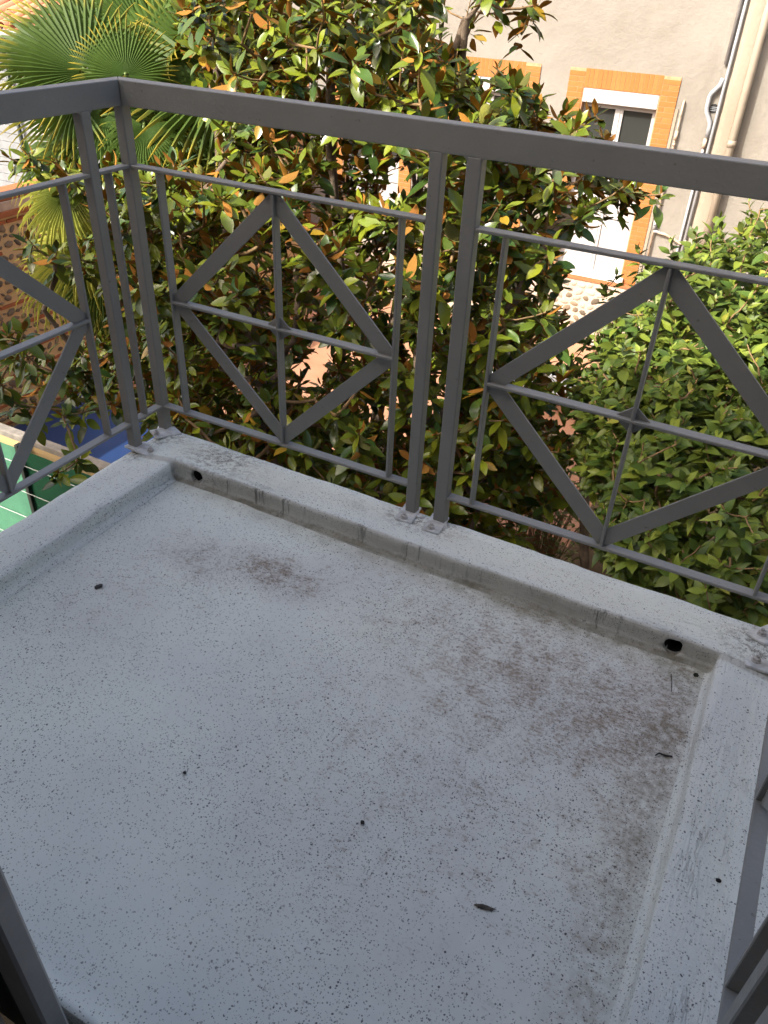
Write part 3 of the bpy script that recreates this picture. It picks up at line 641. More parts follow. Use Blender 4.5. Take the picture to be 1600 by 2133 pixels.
# ------------------------------------------------------------------ grey boarded house, far left
gy = 7.5
gh = tag(empty('boarded_house', (-10.5, gy, GZ)), 'grey boarded house with terracotta tiled roof in the far left corner', 'house')
zb_ = -3.6; k = 0
while zb_ < .12:
    h = .122; setpar(MB().box((-15, gy-.012-.004*(k % 2), zb_), (-7.6, gy+.06, zb_+h-.006)).build('board', M_PLANK, bevel=.003), gh); zb_ += h; k += 1
setpar(MB().box((-15, gy+.055, GZ), (-7.6, gy+.25, .3)).build('wall', M_PLANK), gh)
setpar(MB().box((-9.15, gy-.04, -2.6), (-8.72, gy-.018, -.55)).build('shutter', M_PVC), gh)
setpar(MB().tube([(-9.42, gy-.07, -3.5), (-9.42, gy-.07, .15)], .03, 8).build('downpipe', M_POST, smooth=True), gh)
setpar(MB().tube([(-15, gy-.36, .215), (-7.4, gy-.36, .215)], .06, 12).build('gutter', M_GUTTER, smooth=True), gh)
SLOPE = math.radians(19)
setpar(MB().prism([(gy-.32, .27), (gy-.32, .23), (gy+4, .23+4.3*math.tan(SLOPE)), (gy+4, .27+4.3*math.tan(SLOPE))], -15, -7.4, A=(0, 1, 0), N=(1, 0, 0)).build('roof_deck', M_TILE), gh)
def tilemesh(name, over):
    n = 7; V = []; Fq = []
    for yy, r in ((0, .085), (.46, .068)):
        for rr in (r, r-.012):
            for i in range(n):
                a = math.pi*i/(n-1); V.append((rr*math.cos(a), yy, (rr*math.sin(a) if over else -rr*math.sin(a)*.7+.05)))
    for i in range(n-1): Fq += [(i, i+1, 2*n+i+1, 2*n+i), (n+i+1, n+i, 3*n+i, 3*n+i+1), (i+1, i, n+i, n+i+1)]
    return MB().add(V, Fq).mesh(name, M_TILE, True)
tm, tm2 = tilemesh('roof_tile', True), tilemesh('roof_tile', False)
def tiles(x0, x1, r0, r1, objs):
    acc = MB()
    for r in range(r0, r1):
        x = x0
        while x < x1:
            for me, dx, dz in ((tm2, 0, .0), (tm, .11, .035)):
                yy = gy-.40+r*.36; z = .275+(yy-gy+.32)*math.tan(SLOPE)+dz
                M = Matrix.Translation((x+dx, yy, z)) @ Matrix.Rotation(SLOPE-.03, 4, 'X') @ Matrix.Rotation(random.uniform(-.03, .03), 4, 'Z')
                if objs: o = link('roof_tile', me, gh); o.matrix_parent_inverse = Matrix.Translation(gh.location).inverted(); o.matrix_basis = M
                else: acc.add([M @ v.co for v in me.vertices], [tuple(p.vertices) for p in me.polygons])
            x += .22
    if not objs: o = setpar(acc.build('roof_tiles', M_TILE, smooth=True), gh); o['kind'] = 'stuff'
tiles(-11.9, -8.2, 0, 7, True); tiles(-15, -11.91, 0, 8, False); tiles(-8.18, -7.5, 0, 8, False)

# ------------------------------------------------------------------ slatted garden bench seen through the leaves
tb = tag(empty('garden_bench', (-.9, 7.9, GZ)), 'pale grey slatted garden bench glimpsed low between magnolia and shrub', 'bench')
ms = simple('grey_slats', (.42, .43, .44), .7, .1, 20)
for k in range(9): setpar(MB().box((-1.7, 7.6+k*.062, GZ+.42), (-.1, 7.65+k*.062, GZ+.445)).build('slat', ms, bevel=.003), tb)
for x in (-1.6, -.25): setpar(MB().box((x, 7.62, GZ), (x+.05, 7.67, GZ+.42)).box((x, 8.05, GZ), (x+.05, 8.10, GZ+.42)).build('leg_frame', ms), tb)

# ------------------------------------------------------------------ vegetation
def leaf_template(prof, fold, curl, twist=0., thick=.0016, seed=0):
    """unit leaf along +Y, top faces +Z; prof = [(s, halfwidth)], pointed ends"""
    V = [(0, 0, 0)]; rows = []
    for s, h in prof:
        z = -curl*s*s+.02*math.sin(s*6+seed); w = .015*math.sin(s*9+seed*2); rows.append(len(V)); V += [(-h+w, s, z+fold*h), (w, s, z), (h+w, s, z+fold*h)]
    V.append((.01*seed, 1, -curl)); F_ = []; tip = len(V)-1
    a = rows[0]; F_ += [(0, a+1, a), (0, a+2, a+1)]
    for i in range(len(rows)-1):
        a, b = rows[i], rows[i+1]; F_ += [(a, a+1, b+1), (a, b+1, b), (a+1, a+2, b+2), (a+1, b+2, b+1)]
    a = rows[-1]; F_ += [(a, a+1, tip), (a+1, a+2, tip)]
    V = np.array(V, float); n = len(V); Vb = V.copy(); Vb[:, 2] -= thick*8
    return np.vstack([V, Vb]), np.array(F_+[tuple(reversed([i+n for i in f])) for f in F_]), np.array([0]*len(F_)+[1]*len(F_))
def unit(a): return a/np.maximum(np.linalg.norm(a, axis=-1, keepdims=True), 1e-9)
def leaf_instances(tmpl, var, P, Dv, Nv, sc):
    """world vertices of every leaf"""
    Nv = unit(Nv-(Nv*Dv).sum(1, keepdims=True)*Dv); X = np.cross(Dv, Nv); out = []; faces = []; mats = []; off = 0; owner = []
    for k, (V, Fq, mi) in enumerate(tmpl):
        idx = np.where(var == k)[0]
        if len(idx) == 0: continue
        W = P[idx, None, :]+sc[idx, None, None]*(V[None, :, 0:1]*X[idx, None, :]+V[None, :, 1:2]*Dv[idx, None, :]+V[None, :, 2:3]*Nv[idx, None, :])
        out.append(W.reshape(-1, 3)); nv = len(V); faces.append((Fq[None]+(off+np.arange(len(idx))*nv)[:, None, None]).reshape(-1, 3)); mats.append(np.tile(mi, len(idx))); owner.append(np.repeat(idx, nv)); off += nv*len(idx)
    return np.vstack(out), np.vstack(faces), np.concatenate(mats), np.concatenate(owner)
KERB_LINE = lambda x: 893+(x-362)*.333
def pick_largest(P, L, n=300, cell=13):
    u, v, z = px(P); ok = (u > 0) & (u < 1600) & (v > 0) & (v < KERB_LINE(u)) & (z > 0)
    key = (np.floor(u/cell)*1000+np.floor(v/cell)).astype(int); order = np.argsort(z); seen = {}; keep = []
    for i in order:
        if not ok[i]: continue
        c = seen.get(key[i], 0)
        if c < 1: keep.append(i)
        seen[key[i]] = c+1
    keep = np.array(keep); return keep[np.argsort(-(L[keep]/z[keep]))[:n]]
def foliage(tree, tmpl, mats, var, P, Dv, Nv, sc, tint_top, tint_bot, name, tints=6):
    big = pick_largest(P, sc); mask = np.ones(len(P), bool); mask[big] = False
    ii = np.where(mask)[0]
    V, Fq, mi, ow = leaf_instances(tmpl, var[ii], P[ii], Dv[ii], Nv[ii], sc[ii]); nv = [len(t[0]) for t in tmpl]
    # half of each template is the upper skin, half the lower
    side = []; 
    for k, t in enumerate(tmpl):
        c = int((var[ii] == k).sum()); h = len(t[0])//2; side.append(np.tile(np.r_[np.zeros(h), np.ones(h)], c))
    side = np.concatenate(side)[:, None]; oi = ii[ow]
    tint = tint_top[oi]*(1-side)+tint_bot[oi]*side
    o = link('foliage', fastmesh('foliage', V, Fq, mats, mi, True, tint), tree); o.matrix_parent_inverse = Matrix.Translation(tree.location).inverted(); o['kind'] = 'stuff'
    cache = {}; ti = np.argsort(np.argsort(tint_top[big][:, 0]+tint_top[big][:, 1]))*tints//len(big)
    for q, i in enumerate(big):
        key = (int(var[i]), int(ti[q]))
        if key not in cache:
            V0, F0, m0 = tmpl[key[0]]; h = len(V0)//2; sel = big[ti == key[1]]
            tt = np.vstack([np.tile(tint_top[sel].mean(0), (h, 1)), np.tile(tint_bot[sel].mean(0), (h, 1))]); cache[key] = fastmesh('leaf', V0, F0, mats, m0, True, tt)
        d = Dv[i]; nn = Nv[i]-(Nv[i]@d)*d; nn /= np.linalg.norm(nn); x = np.cross(d, nn); s = sc[i]
        o = link('leaf', cache[key], tree); o.matrix_parent_inverse = Matrix.Translation(tree.location).inverted()
        o.matrix_basis = Matrix(((x[0]*s, d[0]*s, nn[0]*s, P[i, 0]), (x[1]*s, d[1]*s, nn[1]*s, P[i, 1]), (x[2]*s, d[2]*s, nn[2]*s, P[i, 2]), (0, 0, 0, 1)))
def skeleton(stems, tips, rtip, rgrow, up=.3):
    """stems: polylines from the root; every tip is joined to the nearest node below it"""
    nodes = []; par = []
    index = {}
    for st in stems:
        last = -1
        for p in st:
            key = tuple(np.round(p, 3))
            if key in index: last = index[key]; continue
            nodes.append(np.array(p, float)); par.append(last); last = len(nodes)-1; index[key] = last
    A = np.array(nodes); d0 = np.linalg.norm(tips[:, None]-A[None], axis=2).min(1); ends = np.zeros(len(tips), int)
    buf = np.zeros((len(nodes)+len(tips)*3+5, 3)); buf[:len(nodes)] = A; cnt = len(nodes)
    for t in np.argsort(d0):
        p = tips[t]; B = buf[:cnt]; dv = p-B; dist = np.linalg.norm(dv, axis=1); cost = dist+up*np.maximum(0, B[:, 2]-p[2]+.02)*2.2
        k = int(np.argmin(cost)); a = B[k].copy(); L = dist[k]; last = k
        for f in (.35, .7):
            m_ = a+(p-a)*f; m_ = m_+rng.normal(0, .035*L, 3); m_[2] -= .06*L*math.sin(f*math.pi); buf[cnt] = m_; par.append(last); last = cnt; cnt += 1
        buf[cnt] = p; par.append(last); ends[t] = cnt; cnt += 1
    B = buf[:cnt]; par = np.array(par); w_ = np.zeros(cnt); w_[ends] = 1
    for i in range(cnt-1, -1, -1):
        if par[i] >= 0: w_[par[i]] += w_[i]
    rad = rtip+rgrow*np.sqrt(w_)
    return B, par, rad, ends
def tube_edges(B, par, rad, sel, n=6):
    V = []; Fq = []; off = 0; ang = np.arange(n)*2*math.pi/n
    for i in np.where(sel)[0]:
        j = par[i]
        if j < 0: continue
        a, b = B[j], B[i]; t = b-a; L = np.linalg.norm(t)
        if L < 1e-5: continue
        t = t/L; ref = np.array([0, 0, 1.]) if abs(t[2]) < .9 else np.array([1., 0, 0]); s_ = np.cross(t, ref); s_ /= np.linalg.norm(s_); u_ = np.cross(t, s_)
        ra, rb = min(rad[j], rad[i]*1.25), rad[i]
        ring = np.cos(ang)[:, None]*s_+np.sin(ang)[:, None]*u_
        V.append(a-t*ra*.4+ring*ra); V.append(b+t*rb*.4+ring*rb)
        k = np.arange(n); Fq.append(np.stack([off+k, off+(k+1) % n, off+n+(k+1) % n, off+n+k], 1)); off += 2*n
    return np.vstack(V), np.vstack(Fq)
def sprout(name, tree, V, Fq, mat):
    o = link(name, fastmesh(name, V, Fq, mat, None, True), tree); o.matrix_parent_inverse = Matrix.Translation(tree.location).inverted(); return o

# ---- magnolia
SD = np.array(sun_dir)                                               # leaves turn towards the light
MP = [(340, -120), (1080, -120), (1085, 10), (1005, 90), (1075, 170), (1160, 175), (1185, 250), (1255, 330), (1350, 395), (1270, 430), (1200, 480), (1190, 560), (1175, 650), (1165, 740), (1190, 830), (1200, 930), (1190, 1040), (1080, 1130), (900, 1100), (600, 1000), (420, 930), (330, 910), (230, 850), (60, 860), (-90, 870), (-90, 690), (110, 690), (230, 670), (215, 600), (150, 580), (60, 540), (60, 500), (200, 500), (240, 430), (100, 365), (-90, 350), (-90, 265), (50, 290), (180, 350), (300, 330), (430, 345), (460, 280), (400, 180), (385, 60)]
HOLES = [(635, 770, 46, .15), (690, 720, 30, .35), (800, 850, 36, .3), (960, 30, 75, .25), (900, 390, 45, .25), (850, 350, 40, .3), (1040, 120, 60, .4), (180, 640, 60, .25), (175, 690, 45, .3), (1150, 450, 40, .5), (1170, 850, 45, .35), (1150, 1000, 40, .3), (740, 250, 50, .55), (1060, 440, 45, .55), (220, 920, 60, .0)]
mag = tag(empty('magnolia_tree', (-1.35, 3.5, GZ)), 'large magnolia with glossy leaves and rusty undersides filling the view behind the railing', 'tree')
CEN, RAD = np.array([-1.25, 3.0, -.6]), np.array([2.15, 1.55, 2.5])
tips = []
tries = 0
while len(tips) < 2450 and tries < 60:
    tries += 1
    q = rng.normal(size=(3000, 3)); q = unit(q)*(rng.uniform(.25, 1, (3000, 1))**(1/2.2)); P = CEN+q*RAD
    u, v, z = px(P); ok = in_poly(u, v, MP) & (P[:, 1] > .95)
    pr = np.ones(len(P))
    for hx, hy, hr, hp in HOLES: pr = np.where((u-hx)**2+(v-hy)**2 < hr*hr, np.minimum(pr, hp), pr)
    pr = np.where((v < 300) & (u > 560), pr*np.where(u < 880, 1.0, .95), pr); pr = np.where(u < 330, pr*.85, pr); pr = np.where((v > 400) & (v < 700) & (u < 350), pr*.75, pr)
    ok &= rng.uniform(size=len(P)) < pr
    for p in P[ok]:
        if len(tips) >= 2450: break
        if tips:
            d = np.linalg.norm(np.array(tips)-p, axis=1).min()
            if d < .060: continue
        tips.append(p)
extra = [(1105, 25, 5.4), (1120, 10, 5.3), (1085, 70, 5.5), (1375, 405, 5.2), (1330, 390, 5.3), (1300, 430, 5.3), (1260, 290, 5.5), (1240, 240, 5.6), (60, 320, 5.7), (20, 330, 5.8), (115, 330, 5.7), (120, 520, 5.5), (60, 500, 5.7), (150, 540, 5.4), (120, 985, 4.7), (160, 960, 4.8)]
extra += [(x + random.uniform(-14, 14), y + random.uniform(-12, 12), random.uniform(4.7, 5.9)) for x, y in ((20, 700), (60, 690), (35, 745), (90, 735), (10, 790), (65, 790), (120, 760), (160, 740), (30, 835), (90, 830), (140, 815), (185, 790), (60, 860), (120, 860), (200, 840), (235, 800), (215, 740), (5, 745), (175, 860), (250, 850), (100, 780), (45, 715), (150, 850), (75, 765))]
tips = np.array(tips+[at_dist(*e) for e in extra])
base = np.array([-1.35, 3.5, GZ]); fork = np.array([-1.3, 3.45, -2.85])
def stem(*pts): return [base, (base+fork)/2+np.array([.03, .02, 0]), fork]+[np.array(p, float) for p in pts]
stems = [stem((-1.30, 3.40, -2.2), (-1.40, 3.35, -1.4), (-1.38, 3.3, -.6), (-1.45, 3.25, .3), (-1.4, 3.2, 1.1), (-1.4, 3.2, 1.6)), stem((-1.05, 3.35, -2.2), (-.8, 3.35, -1.4), (-.70, 3.35, -.6), (-.62, 3.3, .3), (-.6, 3.3, 1.0), (-.5, 3.3, 1.5)),
         stem((-1.7, 3.3, -2.3), (-2.0, 3.15, -1.6), (-2.1, 3.05, -.8), (-2.15, 3.0, 0), (-2.1, 3.0, .8)), stem((-1.0, 3.1, -2.3), (-.6, 2.8, -1.7), (-.3, 2.7, -1.2), (0, 2.7, -.5), (.2, 3.0, .1)),
         stem((-1.7, 3.0, -2.35), (-2.2, 2.5, -1.8), (-2.6, 2.1, -1.3), (-2.8, 1.9, -.7)), stem((-1.2, 2.9, -2.3), (-1.1, 2.3, -1.9), (-1.0, 1.9, -1.4), (-.95, 1.75, -.8)), stem((-1.35, 3.8, -2.2), (-1.3, 4.0, -1.2), (-1.2, 4.1, -.2), (-1.1, 4.1, .7)), stem((-.8, 2.9, -2.4), (-.3, 2.4, -2.0), (.0, 2.1, -1.6))]
B, par, rad, ends = skeleton(stems, tips, .0022, .0027)
thick = rad > .013
V, Fq = tube_edges(B, par, rad, thick, 8); sprout('trunk', mag, V, Fq, M_BARK)
V, Fq = tube_edges(B, par, rad, ~thick, 5); sprout('branches', mag, V, Fq, M_TWIG)
mprof = [(.10, .055), (.28, .165), (.5, .215), (.72, .18), (.90, .08)]
MT = [leaf_template(mprof, .30, .10, seed=0), leaf_template(mprof, .15, .22, seed=1), leaf_template([(s, h*.85) for s, h in mprof], .45, .05, seed=2), leaf_template(mprof, .22, .34, seed=3), leaf_template([(s, h*1.1) for s, h in mprof], .10, .14, seed=4)]
LP, LD, LN, LS = [], [], [], []
for t, p in enumerate(tips):
    a = p-B[par[ends[t]]]; a /= np.linalg.norm(a); a = a*.6+np.array([rng.normal(0, .3), rng.normal(0, .3)-.12, .95]); a /= np.linalg.norm(a)
    e1 = np.cross(a, [.3, .5, .8]); e1 /= np.linalg.norm(e1); e2 = np.cross(a, e1); m_ = rng.integers(8, 13); ph = rng.uniform(0, 6.28)
    for k in range(m_):
        f = k/(m_-1); th = math.radians(12+f*82+rng.normal(0, 10)); fi = ph+k*2.4+rng.normal(0, .15); rad_ = e1*math.cos(fi)+e2*math.sin(fi)
        d = a*math.cos(th)+rad_*math.sin(th); d[2] -= .32*f; d /= np.linalg.norm(d)
        n_ = a-rad_*.35+rng.normal(0, .25, 3)+np.array([0, 0, .2])+SD*.55*f; LP.append(p-a*(.075*f+.004)+d*.012); LD.append(d); LN.append(n_); LS.append((.078+.060*(f**.6))*rng.uniform(.60, 1.12))
    # older leaves further down the twig
    q0 = B[par[ends[t]]]
    for k in range(rng.integers(2, 6)):
        f = rng.uniform(.1, .75); fi = rng.uniform(0, 6.28); rad_ = e1*math.cos(fi)+e2*math.sin(fi); d = a*.15+rad_+np.array([0, 0, -.55]); d /= np.linalg.norm(d)
        LP.append(p+(q0-p)*f); LD.append(d); LN.append(np.array([0, 0, .7])+rad_*.3+SD*.6+rng.normal(0, .3, 3)); LS.append(.114*rng.uniform(.65, 1.15))
LP, LD, LN, LS = map(np.array, (LP, LD, LN, LS)); N_ = len(LP)
flip = rng.uniform(size=N_) < .10; LN[flip] *= -1                       # twisted leaves show the rusty side
var = rng.integers(0, 5, N_); hu = rng.uniform(size=(N_, 1))**1.1; br = rng.normal(1, .18, (N_, 1)).clip(.6, 1.5)
tt = (np.array([[.038, .092, .022]])*(1-hu)+np.array([[.26, .305, .020]])*hu)*br
yl = rng.uniform(size=N_) < .022; tt[yl] = np.array([.42, .27, .03])
tb_ = (np.array([[.37, .165, .03]])+rng.normal(0, 1, (N_, 1))*np.array([[.07, .035, .005]])).clip(.02, 1); gr = rng.uniform(size=N_) < .25; tb_[gr] = np.array([.13, .14, .04])*br[gr]
foliage(mag, MT, [M_MAG, M_MAGU], var, LP, LD, LN, LS, tt, tb_, 'magnolia')
def cone_mesh():
    bm = bmesh.new(); bmesh.ops.create_uvsphere(bm, u_segments=14, v_segments=12, radius=1)
    for v in bm.verts:
        k = 1+.12*math.sin(math.atan2(v.co.y, v.co.x)*7+v.co.z*9)*math.sin(v.co.z*11); v.co = Vector((v.co.x*k*.62, v.co.y*k*.62, v.co.z*(1.05-.2*v.co.z)))
    me = bpy.data.meshes.new('seed_cone'); bm.to_mesh(me); bm.free(); me.materials.append(M_CONE); me.polygons.foreach_set('use_smooth', [True]*len(me.polygons)); return me
cm = cone_mesh()
for (u, v) in ((1037, 243), (735, 450), (795, 1020), (800, 640), (455, 490), (435, 360), (1010, 245), (1210, 960)):
    T = tips; uu, vv, zz = px(T); k = int(np.argmin((uu-u)**2+(vv-v)**2+(zz*8)**2)); o = link('seed_cone', cm, mag); o.matrix_parent_inverse = Matrix.Translation(mag.location).inverted(); o.location = T[k]+np.array([0, -.01, .045]); o.scale = (.042, .042, .042); o.rotation_euler = (random.uniform(-.4, .4), random.uniform(-.4, .4), 0)

# ---- broad-leaved shrub on the right
BP = [(1900, 330), (1580, 425), (1510, 450), (1450, 515), (1370, 545), (1305, 610), (1235, 680), (1180, 745), (1185, 830), (1225, 900), (1210, 960), (1255, 1050), (1225, 1120), (1290, 1190), (1400, 1250), (1600, 1340), (1900, 1500)]
sh = tag(empty('leafy_shrub', (1.75, 2.7, GZ)), 'dense bright green shrub with small pointed leaves behind the right half of the railing', 'shrub')
CB, RB = np.array([1.75, 2.75, -1.45]), np.array([1.55, 1.6, 2.0])
st_ = []; tries = 0
while len(st_) < 2500 and tries < 80:
    tries += 1; q = unit(rng.normal(size=(2500, 3)))*(rng.uniform(.45, 1, (2500, 1))**(1/2.6)); q *= 1+.10*np.sin(q[:, :1]*7)*np.sin(q[:, 2:]*9+1)
    P = CB+q*RB; u, v, z = px(P); ok = in_poly(u, v, BP) & (P[:, 1] > .75) & (P[:, 2] > -3.2)
    P = P[ok]
    for p in P:
        if len(st_) >= 2500: break
        if st_ and np.linalg.norm(np.array(st_)-p, axis=1).min() < .048: continue
        st_.append(p)
for (u, v, d) in ((1400, 500, 4.9), (1450, 485, 4.8), (1330, 520, 5.0), (1345, 545, 4.9), (1455, 520, 4.8), (1560, 420, 4.8), (1260, 600, 4.9), (1500, 455, 4.7), (1285, 575, 5.0)): st_.append(at_dist(u, v, d))
st_ = np.array(st_); bb = np.array([1.75, 2.7, GZ])
bst = [[bb+np.array([dx*.3, dy*.3, 0]), bb+np.array([dx*.6, dy*.6, .9]), bb+np.array([dx, dy, 1.8]), bb+np.array([dx*1.2, dy*1.2, 2.8])] for dx, dy in ((-.5, -.3), (.1, -.5), (.5, .2), (-.2, .4), (-.7, .3), (-.3, -.8), (.4, -.8), (-.9, -.2))]
B, par, rad, ends = skeleton(bst, st_, .0014, .0017)
big_ = rad > .010
V, Fq = tube_edges(B, par, rad, big_, 7); sprout('stem', sh, V, Fq, M_BARK); V, Fq = tube_edges(B, par, rad, ~big_, 4); sprout('twigs', sh, V, Fq, M_TWIG)
bprof = [(.10, .09), (.28, .205), (.48, .235), (.70, .165), (.88, .06)]
BT = [leaf_template(bprof, .35, .20, seed=0), leaf_template(bprof, .5, .32, seed=1), leaf_template([(s, h*.85) for s, h in bprof], .25, .45, seed=2), leaf_template([(s, h*1.15) for s, h in bprof], .2, .12, seed=3)]
LP, LD, LN, LS = [], [], [], []
for t, p in enumerate(st_):
    out = unit(p-CB); a = p-B[par[ends[t]]]; a /= np.linalg.norm(a); a = a*.4+out*.5+np.array([rng.normal(0, .25), rng.normal(0, .25), .7]); a /= np.linalg.norm(a)
    e1 = np.cross(a, [.3, .5, .8]); e1 /= np.linalg.norm(e1); e2 = np.cross(a, e1); m_ = rng.integers(9, 14); ph = rng.uniform(0, 6.28); Ls = rng.uniform(.10, .20)
    for k in range(m_):
        f = k/(m_-1); th = math.radians(25+f*55+rng.normal(0, 10)); fi = ph+k*2.4+rng.normal(0, .2); rad_ = e1*math.cos(fi)+e2*math.sin(fi)
        d = a*math.cos(th)+rad_*math.sin(th); d[2] -= .35*f; d /= np.linalg.norm(d); LP.append(p-a*Ls*f); LD.append(d); LN.append(a*.4+np.array([0, 0, .4])-rad_*.2+SD*.8+rng.normal(0, .28, 3)); LS.append((.044+.036*min(1, f*2.5))*rng.uniform(.8, 1.2))
LP, LD, LN, LS = map(np.array, (LP, LD, LN, LS)); N_ = len(LP); var = rng.integers(0, 4, N_); hu = rng.uniform(size=(N_, 1))**1.3; br = rng.normal(1, .18, (N_, 1)).clip(.6, 1.5)
tt = (np.array([[.072, .135, .024]])*(1-hu)+np.array([[.25, .31, .040]])*hu)*br; yl = rng.uniform(size=N_) < .03; tt[yl] = np.array([.34, .34, .05]); tb_ = tt*.75+np.array([.06, .075, .035])
foliage(sh, BT, [M_BUSH, M_BUSH], var, LP, LD, LN, LS, tt, tb_, 'shrub')

# ---- fan palm, upper left
PC = at_dist(315, 255, 6.6)
pm = tag(empty('fan_palm', (PC[0], PC[1], GZ)), 'fan palm with yellow tipped fronds behind the left corner of the railing', 'palm')
PI_ = Matrix.Translation(pm.location).inverted()
pts = []; rr = []
for i in range(30):
    f = i/29; pts.append((PC[0]+.05*math.sin(f*3), PC[1]+.03*math.sin(f*5), GZ+(PC[2]-.1-GZ)*f)); rr.append(.10+.02*mnoise.noise(Vector((f*20, 0, 0)))+.05*f)
o = MB().tube(pts, rr, 14).build('trunk', M_FIBRE, pm, smooth=True); o.matrix_parent_inverse = PI_
def frond_mesh(seed, nseg, span, droop, dry):
    rs = np.random.default_rng(seed); V = []; Fq = []; T = []
    for i in range(nseg):
        a = -span/2+span*i/(nseg-1); L = (1-.22*abs(a/(span/2))**2.2)*rs.uniform(.90, 1.04); da = span/(nseg-1)*.5; dr = droop*rs.uniform(.5, 1.6)*(.7+.5*abs(a/(span/2)))
        steps = [.06, .30, .50, .68, .85, 1.0]; b = len(V); tipdr = rs.uniform(0, .25)
        aa = a+rs.normal(0, .02)
        for s in steps:
            hw = (math.tan(da)*s*1.02 if s <= .5 else math.tan(da)*.5*(1-(s-.5)/.5)**.8+.0012)
            ang = a if s < .5 else a+(aa-a)*1.5*(s-.5)
            d = np.array([math.sin(ang), math.cos(ang)]); nn = np.array([d[1], -d[0]]); c = d*s*L
            z = -dr*max(0, s-.35)**2*1.3-.02-tipdr*max(0, s-.8)**2*3+.10*abs(a/(span/2))*s; sh_ = 1-dr*.28*max(0, s-.35)**2
            fold = hw*.95
            for off, zz in ((-hw, -fold), (0, 0), (hw, -fold)): V.append((c[0]*sh_+nn[0]*off, c[1]*sh_+nn[1]*off, z+zz))
            g_ = np.array([.034, .078, .010]); y_ = np.array([.60, .42, .03]) if dry == 0 else np.array([.36, .36, .05]); lt = np.array([.11, .17, .02])
            if dry == 2: col = np.array([.26, .17, .065])*rs.uniform(.6, 1.2)
            else:
                f = max(0, (s-.68)/.32)**1.3*rs.uniform(.5, 1.1) if dry == 0 else min(1, max(0, (s-.15)/.5)); f = min(1, f); col = (g_*(1-.5*s)+lt*.5*s)*(1-f)+y_*f
            T += [col, col*.92+.01, col]
        for k in range(len(steps)-1):
            p = b+k*3; Fq += [(p, p+1, p+4, p+3), (p+1, p+2, p+5, p+4)]
    return fastmesh('frond', np.array(V), Fq, M_PALM if dry < 2 else M_PALMY, None, False, np.array(T))
FM = {k: [frond_mesh(10*k+i, 42+2*i, math.radians(sp), dr, k) for i, (sp, dr) in enumerate(((230, .25), (250, .55), (215, .9)))] for k in (0, 1, 2)}
def frond(hub, axis, normal, size, kind=0, var=0):
    hub = np.array(hub, float); axis = unit(np.array(axis, float)); normal = np.array(normal, float); normal = unit(normal-(normal@axis)*axis); x = np.cross(axis, normal)
    o = link('frond', FM[kind][var], pm); o.matrix_parent_inverse = PI_; s = size
    o.matrix_basis = Matrix(((x[0]*s, axis[0]*s, normal[0]*s, hub[0]), (x[1]*s, axis[1]*s, normal[1]*s, hub[1]), (x[2]*s, axis[2]*s, normal[2]*s, hub[2]), (0, 0, 0, 1)))
    inv = o.matrix_basis.inverted(); p1 = inv @ Vector(PC); mid = (p1*.5)+Vector((0, 0, .12)); up_ = MB().tube([p1, mid, Vector((0, .04, -.01))], [.018/s, .013/s, .010/s], 6).build('petiole', M_PALMST, o, smooth=True)
M_PALMST = simple('palm_petiole', (.13, .19, .04), .5, .2, 20)
def imgdir(du, dv, depth=0.): return RT*du-UP*dv+FW*depth
TOC = -FW
vis = [  # hub pixel, distance, pointing direction in the picture, tilt of the face, size, dryness, variant
    ((178, 148), 6.25, (-.62, -.70), .10, .70, 0, 0), ((262, 158), 6.0, (-.22, -1), -.15, .42, 0, 0), ((470, 175), 6.1, (-1, -.42), .25, .86, 0, 1), ((300, 70), 6.7, (-.05, -1), .35, .72, 0, 0), ((160, 205), 6.4, (-1, .12), .35, .62, 0, 0), ((380, 60), 6.9, (.35, -1), .3, .70, 0, 1), ((235, 40), 7.0, (-.4, -1), .3, .6, 0, 1),
    ((215, 235), 6.2, (-.45, .9), .2, .55, 0, 1), ((345, 250), 6.2, (.6, .75), .45, .62, 0, 2), ((300, 260), 5.95, (-.2, 1), .55, .45, 0, 2), ((265, 215), 6.6, (-.9, .5), .4, .7, 0, 2), ((420, 235), 6.4, (1, .3), .3, .7, 0, 1), ((140, 395), 6.0, (-.35, 1), .3, .55, 1, 2), ((200, 330), 6.3, (-.2, 1), .3, .6, 0, 2), ((345, 445), 5.9, (.3, 1), .2, .30, 1, 1), ((180, 500), 6.2, (-.85, .7), .25, .60, 1, 1), ((215, 560), 6.1, (-.1, 1), .2, .52, 0, 2), ((262, 590), 6.2, (.1, 1), .2, .50, 1, 2), ((285, 420), 6.0, (.1, 1), .25, .42, 1, 1), ((130, 560), 6.5, (-.6, .9), .2, .55, 1, 2), ((230, 640), 6.3, (.0, 1), .1, .45, 0, 2), ((330, 330), 6.5, (.2, 1), .5, .6, 0, 2), ((400, 300), 6.5, (.6, 1), .4, .6, 0, 2)]
vis += [((420, 110), 6.3, (.1, -1), .2, .62, 0, 0), ((350, 120), 6.5, (.2, -1), .3, .75, 0, 1), ((110, 110), 6.6, (-1, -.4), .3, .6, 0, 1), ((205, 95), 6.7, (-.5, -1), .25, .7, 0, 0), ((480, 60), 6.7, (-.2, -1), .3, .7, 0, 1), ((300, 175), 6.3, (.5, -.8), .3, .6, 0, 1), ((150, 300), 6.4, (-1, .5), .3, .6, 0, 2), ((250, 480), 6.4, (-.3, 1), .2, .6, 0, 2), ((160, 420), 6.5, (-.8, 1), .2, .62, 0, 2)]
for (hp, dd, (du, dv), tl, sz, kd, vr) in vis:
    frond(at_dist(hp[0], hp[1], dd), imgdir(du, dv, -.15), TOC*1.0+np.array([0, 0, 1.0])*(.55+tl), sz, kd, vr)
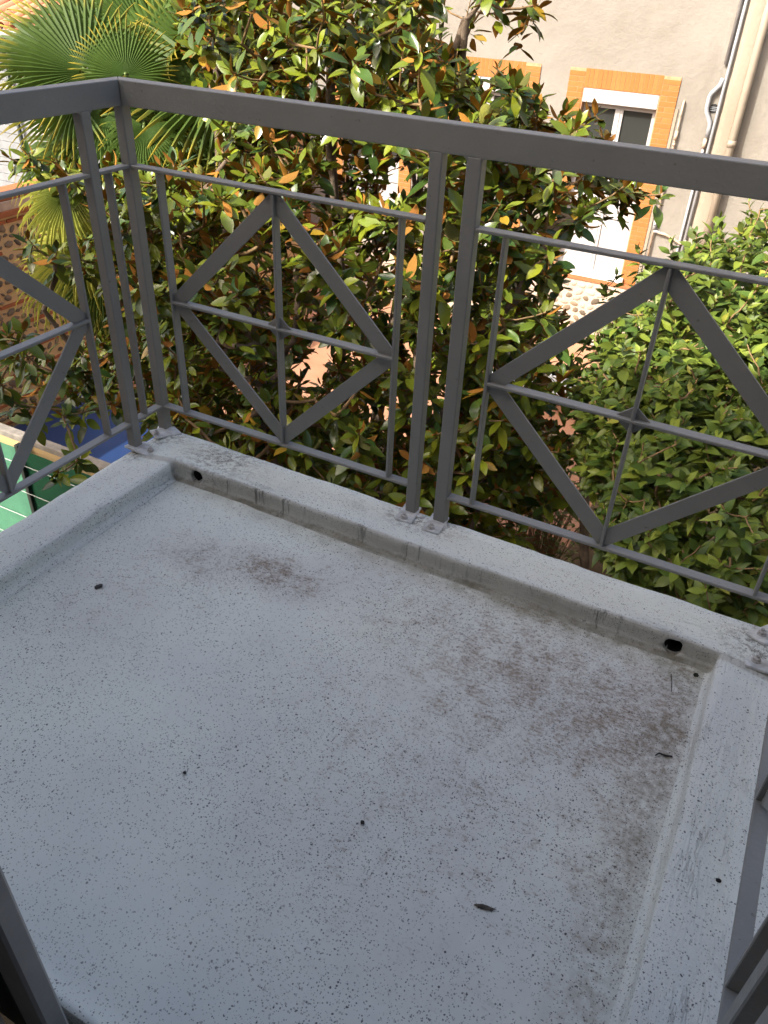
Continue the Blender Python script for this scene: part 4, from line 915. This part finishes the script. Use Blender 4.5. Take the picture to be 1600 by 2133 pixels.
for k in range(12):                                                        # the far side of the crown and the skirt of dry fronds
    az = k*2.4+.4; el = rng.uniform(-.2, 1.1); dv = np.array([math.cos(az)*math.cos(el), abs(math.sin(az))*math.cos(el)+.15, math.sin(el)]); frond(PC+dv*rng.uniform(.45, .75), dv+np.array([0, 0, -.25]), np.array([0, 0, 1])+dv*-.2, rng.uniform(.5, .65), 0, int(rng.integers(0, 3)))
for k in range(9):
    az = k*.698; dv = np.array([math.cos(az), math.sin(az), -.9]); frond(PC+dv*.30+np.array([0, 0, -.35]), np.array([math.cos(az)*.25, math.sin(az)*.25, -1]), np.array([math.cos(az), math.sin(az), .3]), rng.uniform(.55, .7), 2, int(rng.integers(0, 3)))

# ---- small pale plant low between magnolia and shrub
lp = tag(empty('low_plant', (.15, 4.2, GZ)), 'small yellow green plant low between the magnolia and the right shrub', 'plant')
LP, LD, LN, LS = [], [], [], []; mb = MB()
for k in range(110):
    a = rng.uniform(0, 6.28); r = rng.uniform(.05, .75); h = rng.uniform(.4, 1.7); top = np.array([.15+r*math.cos(a), 4.2+r*math.sin(a), GZ+h]); mb.tube([(.15+.1*math.cos(a), 4.2+.1*math.sin(a), GZ), ((.15+top[0])/2, (4.2+top[1])/2, GZ+h*.6), top], [.005, .004, .002], 4)
    for q in range(9):
        f = q/8; an = q*2.4; d = np.array([math.cos(an), math.sin(an), .35-.6*f]); LP.append(top-np.array([0, 0, .28*f])); LD.append(d/np.linalg.norm(d)); LN.append([rng.normal(0, .2), rng.normal(0, .2), 1]); LS.append(rng.uniform(.04, .08))
setpar(mb.build('stems', M_TWIG), lp)
LP, LD, LN, LS = map(np.array, (LP, LD, LN, LS)); var = rng.integers(0, 4, len(LP)); V, Fq, mi, ow = leaf_instances(BT, var, LP, LD, LN, LS); c = np.array([[.13, .17, .025]])*rng.uniform(.5, 1.3, (len(LP), 1))
o = setpar(link('foliage', fastmesh('foliage', V, Fq, [M_BUSH, M_BUSH], mi, True, c[ow])), lp); o['kind'] = 'stuff'
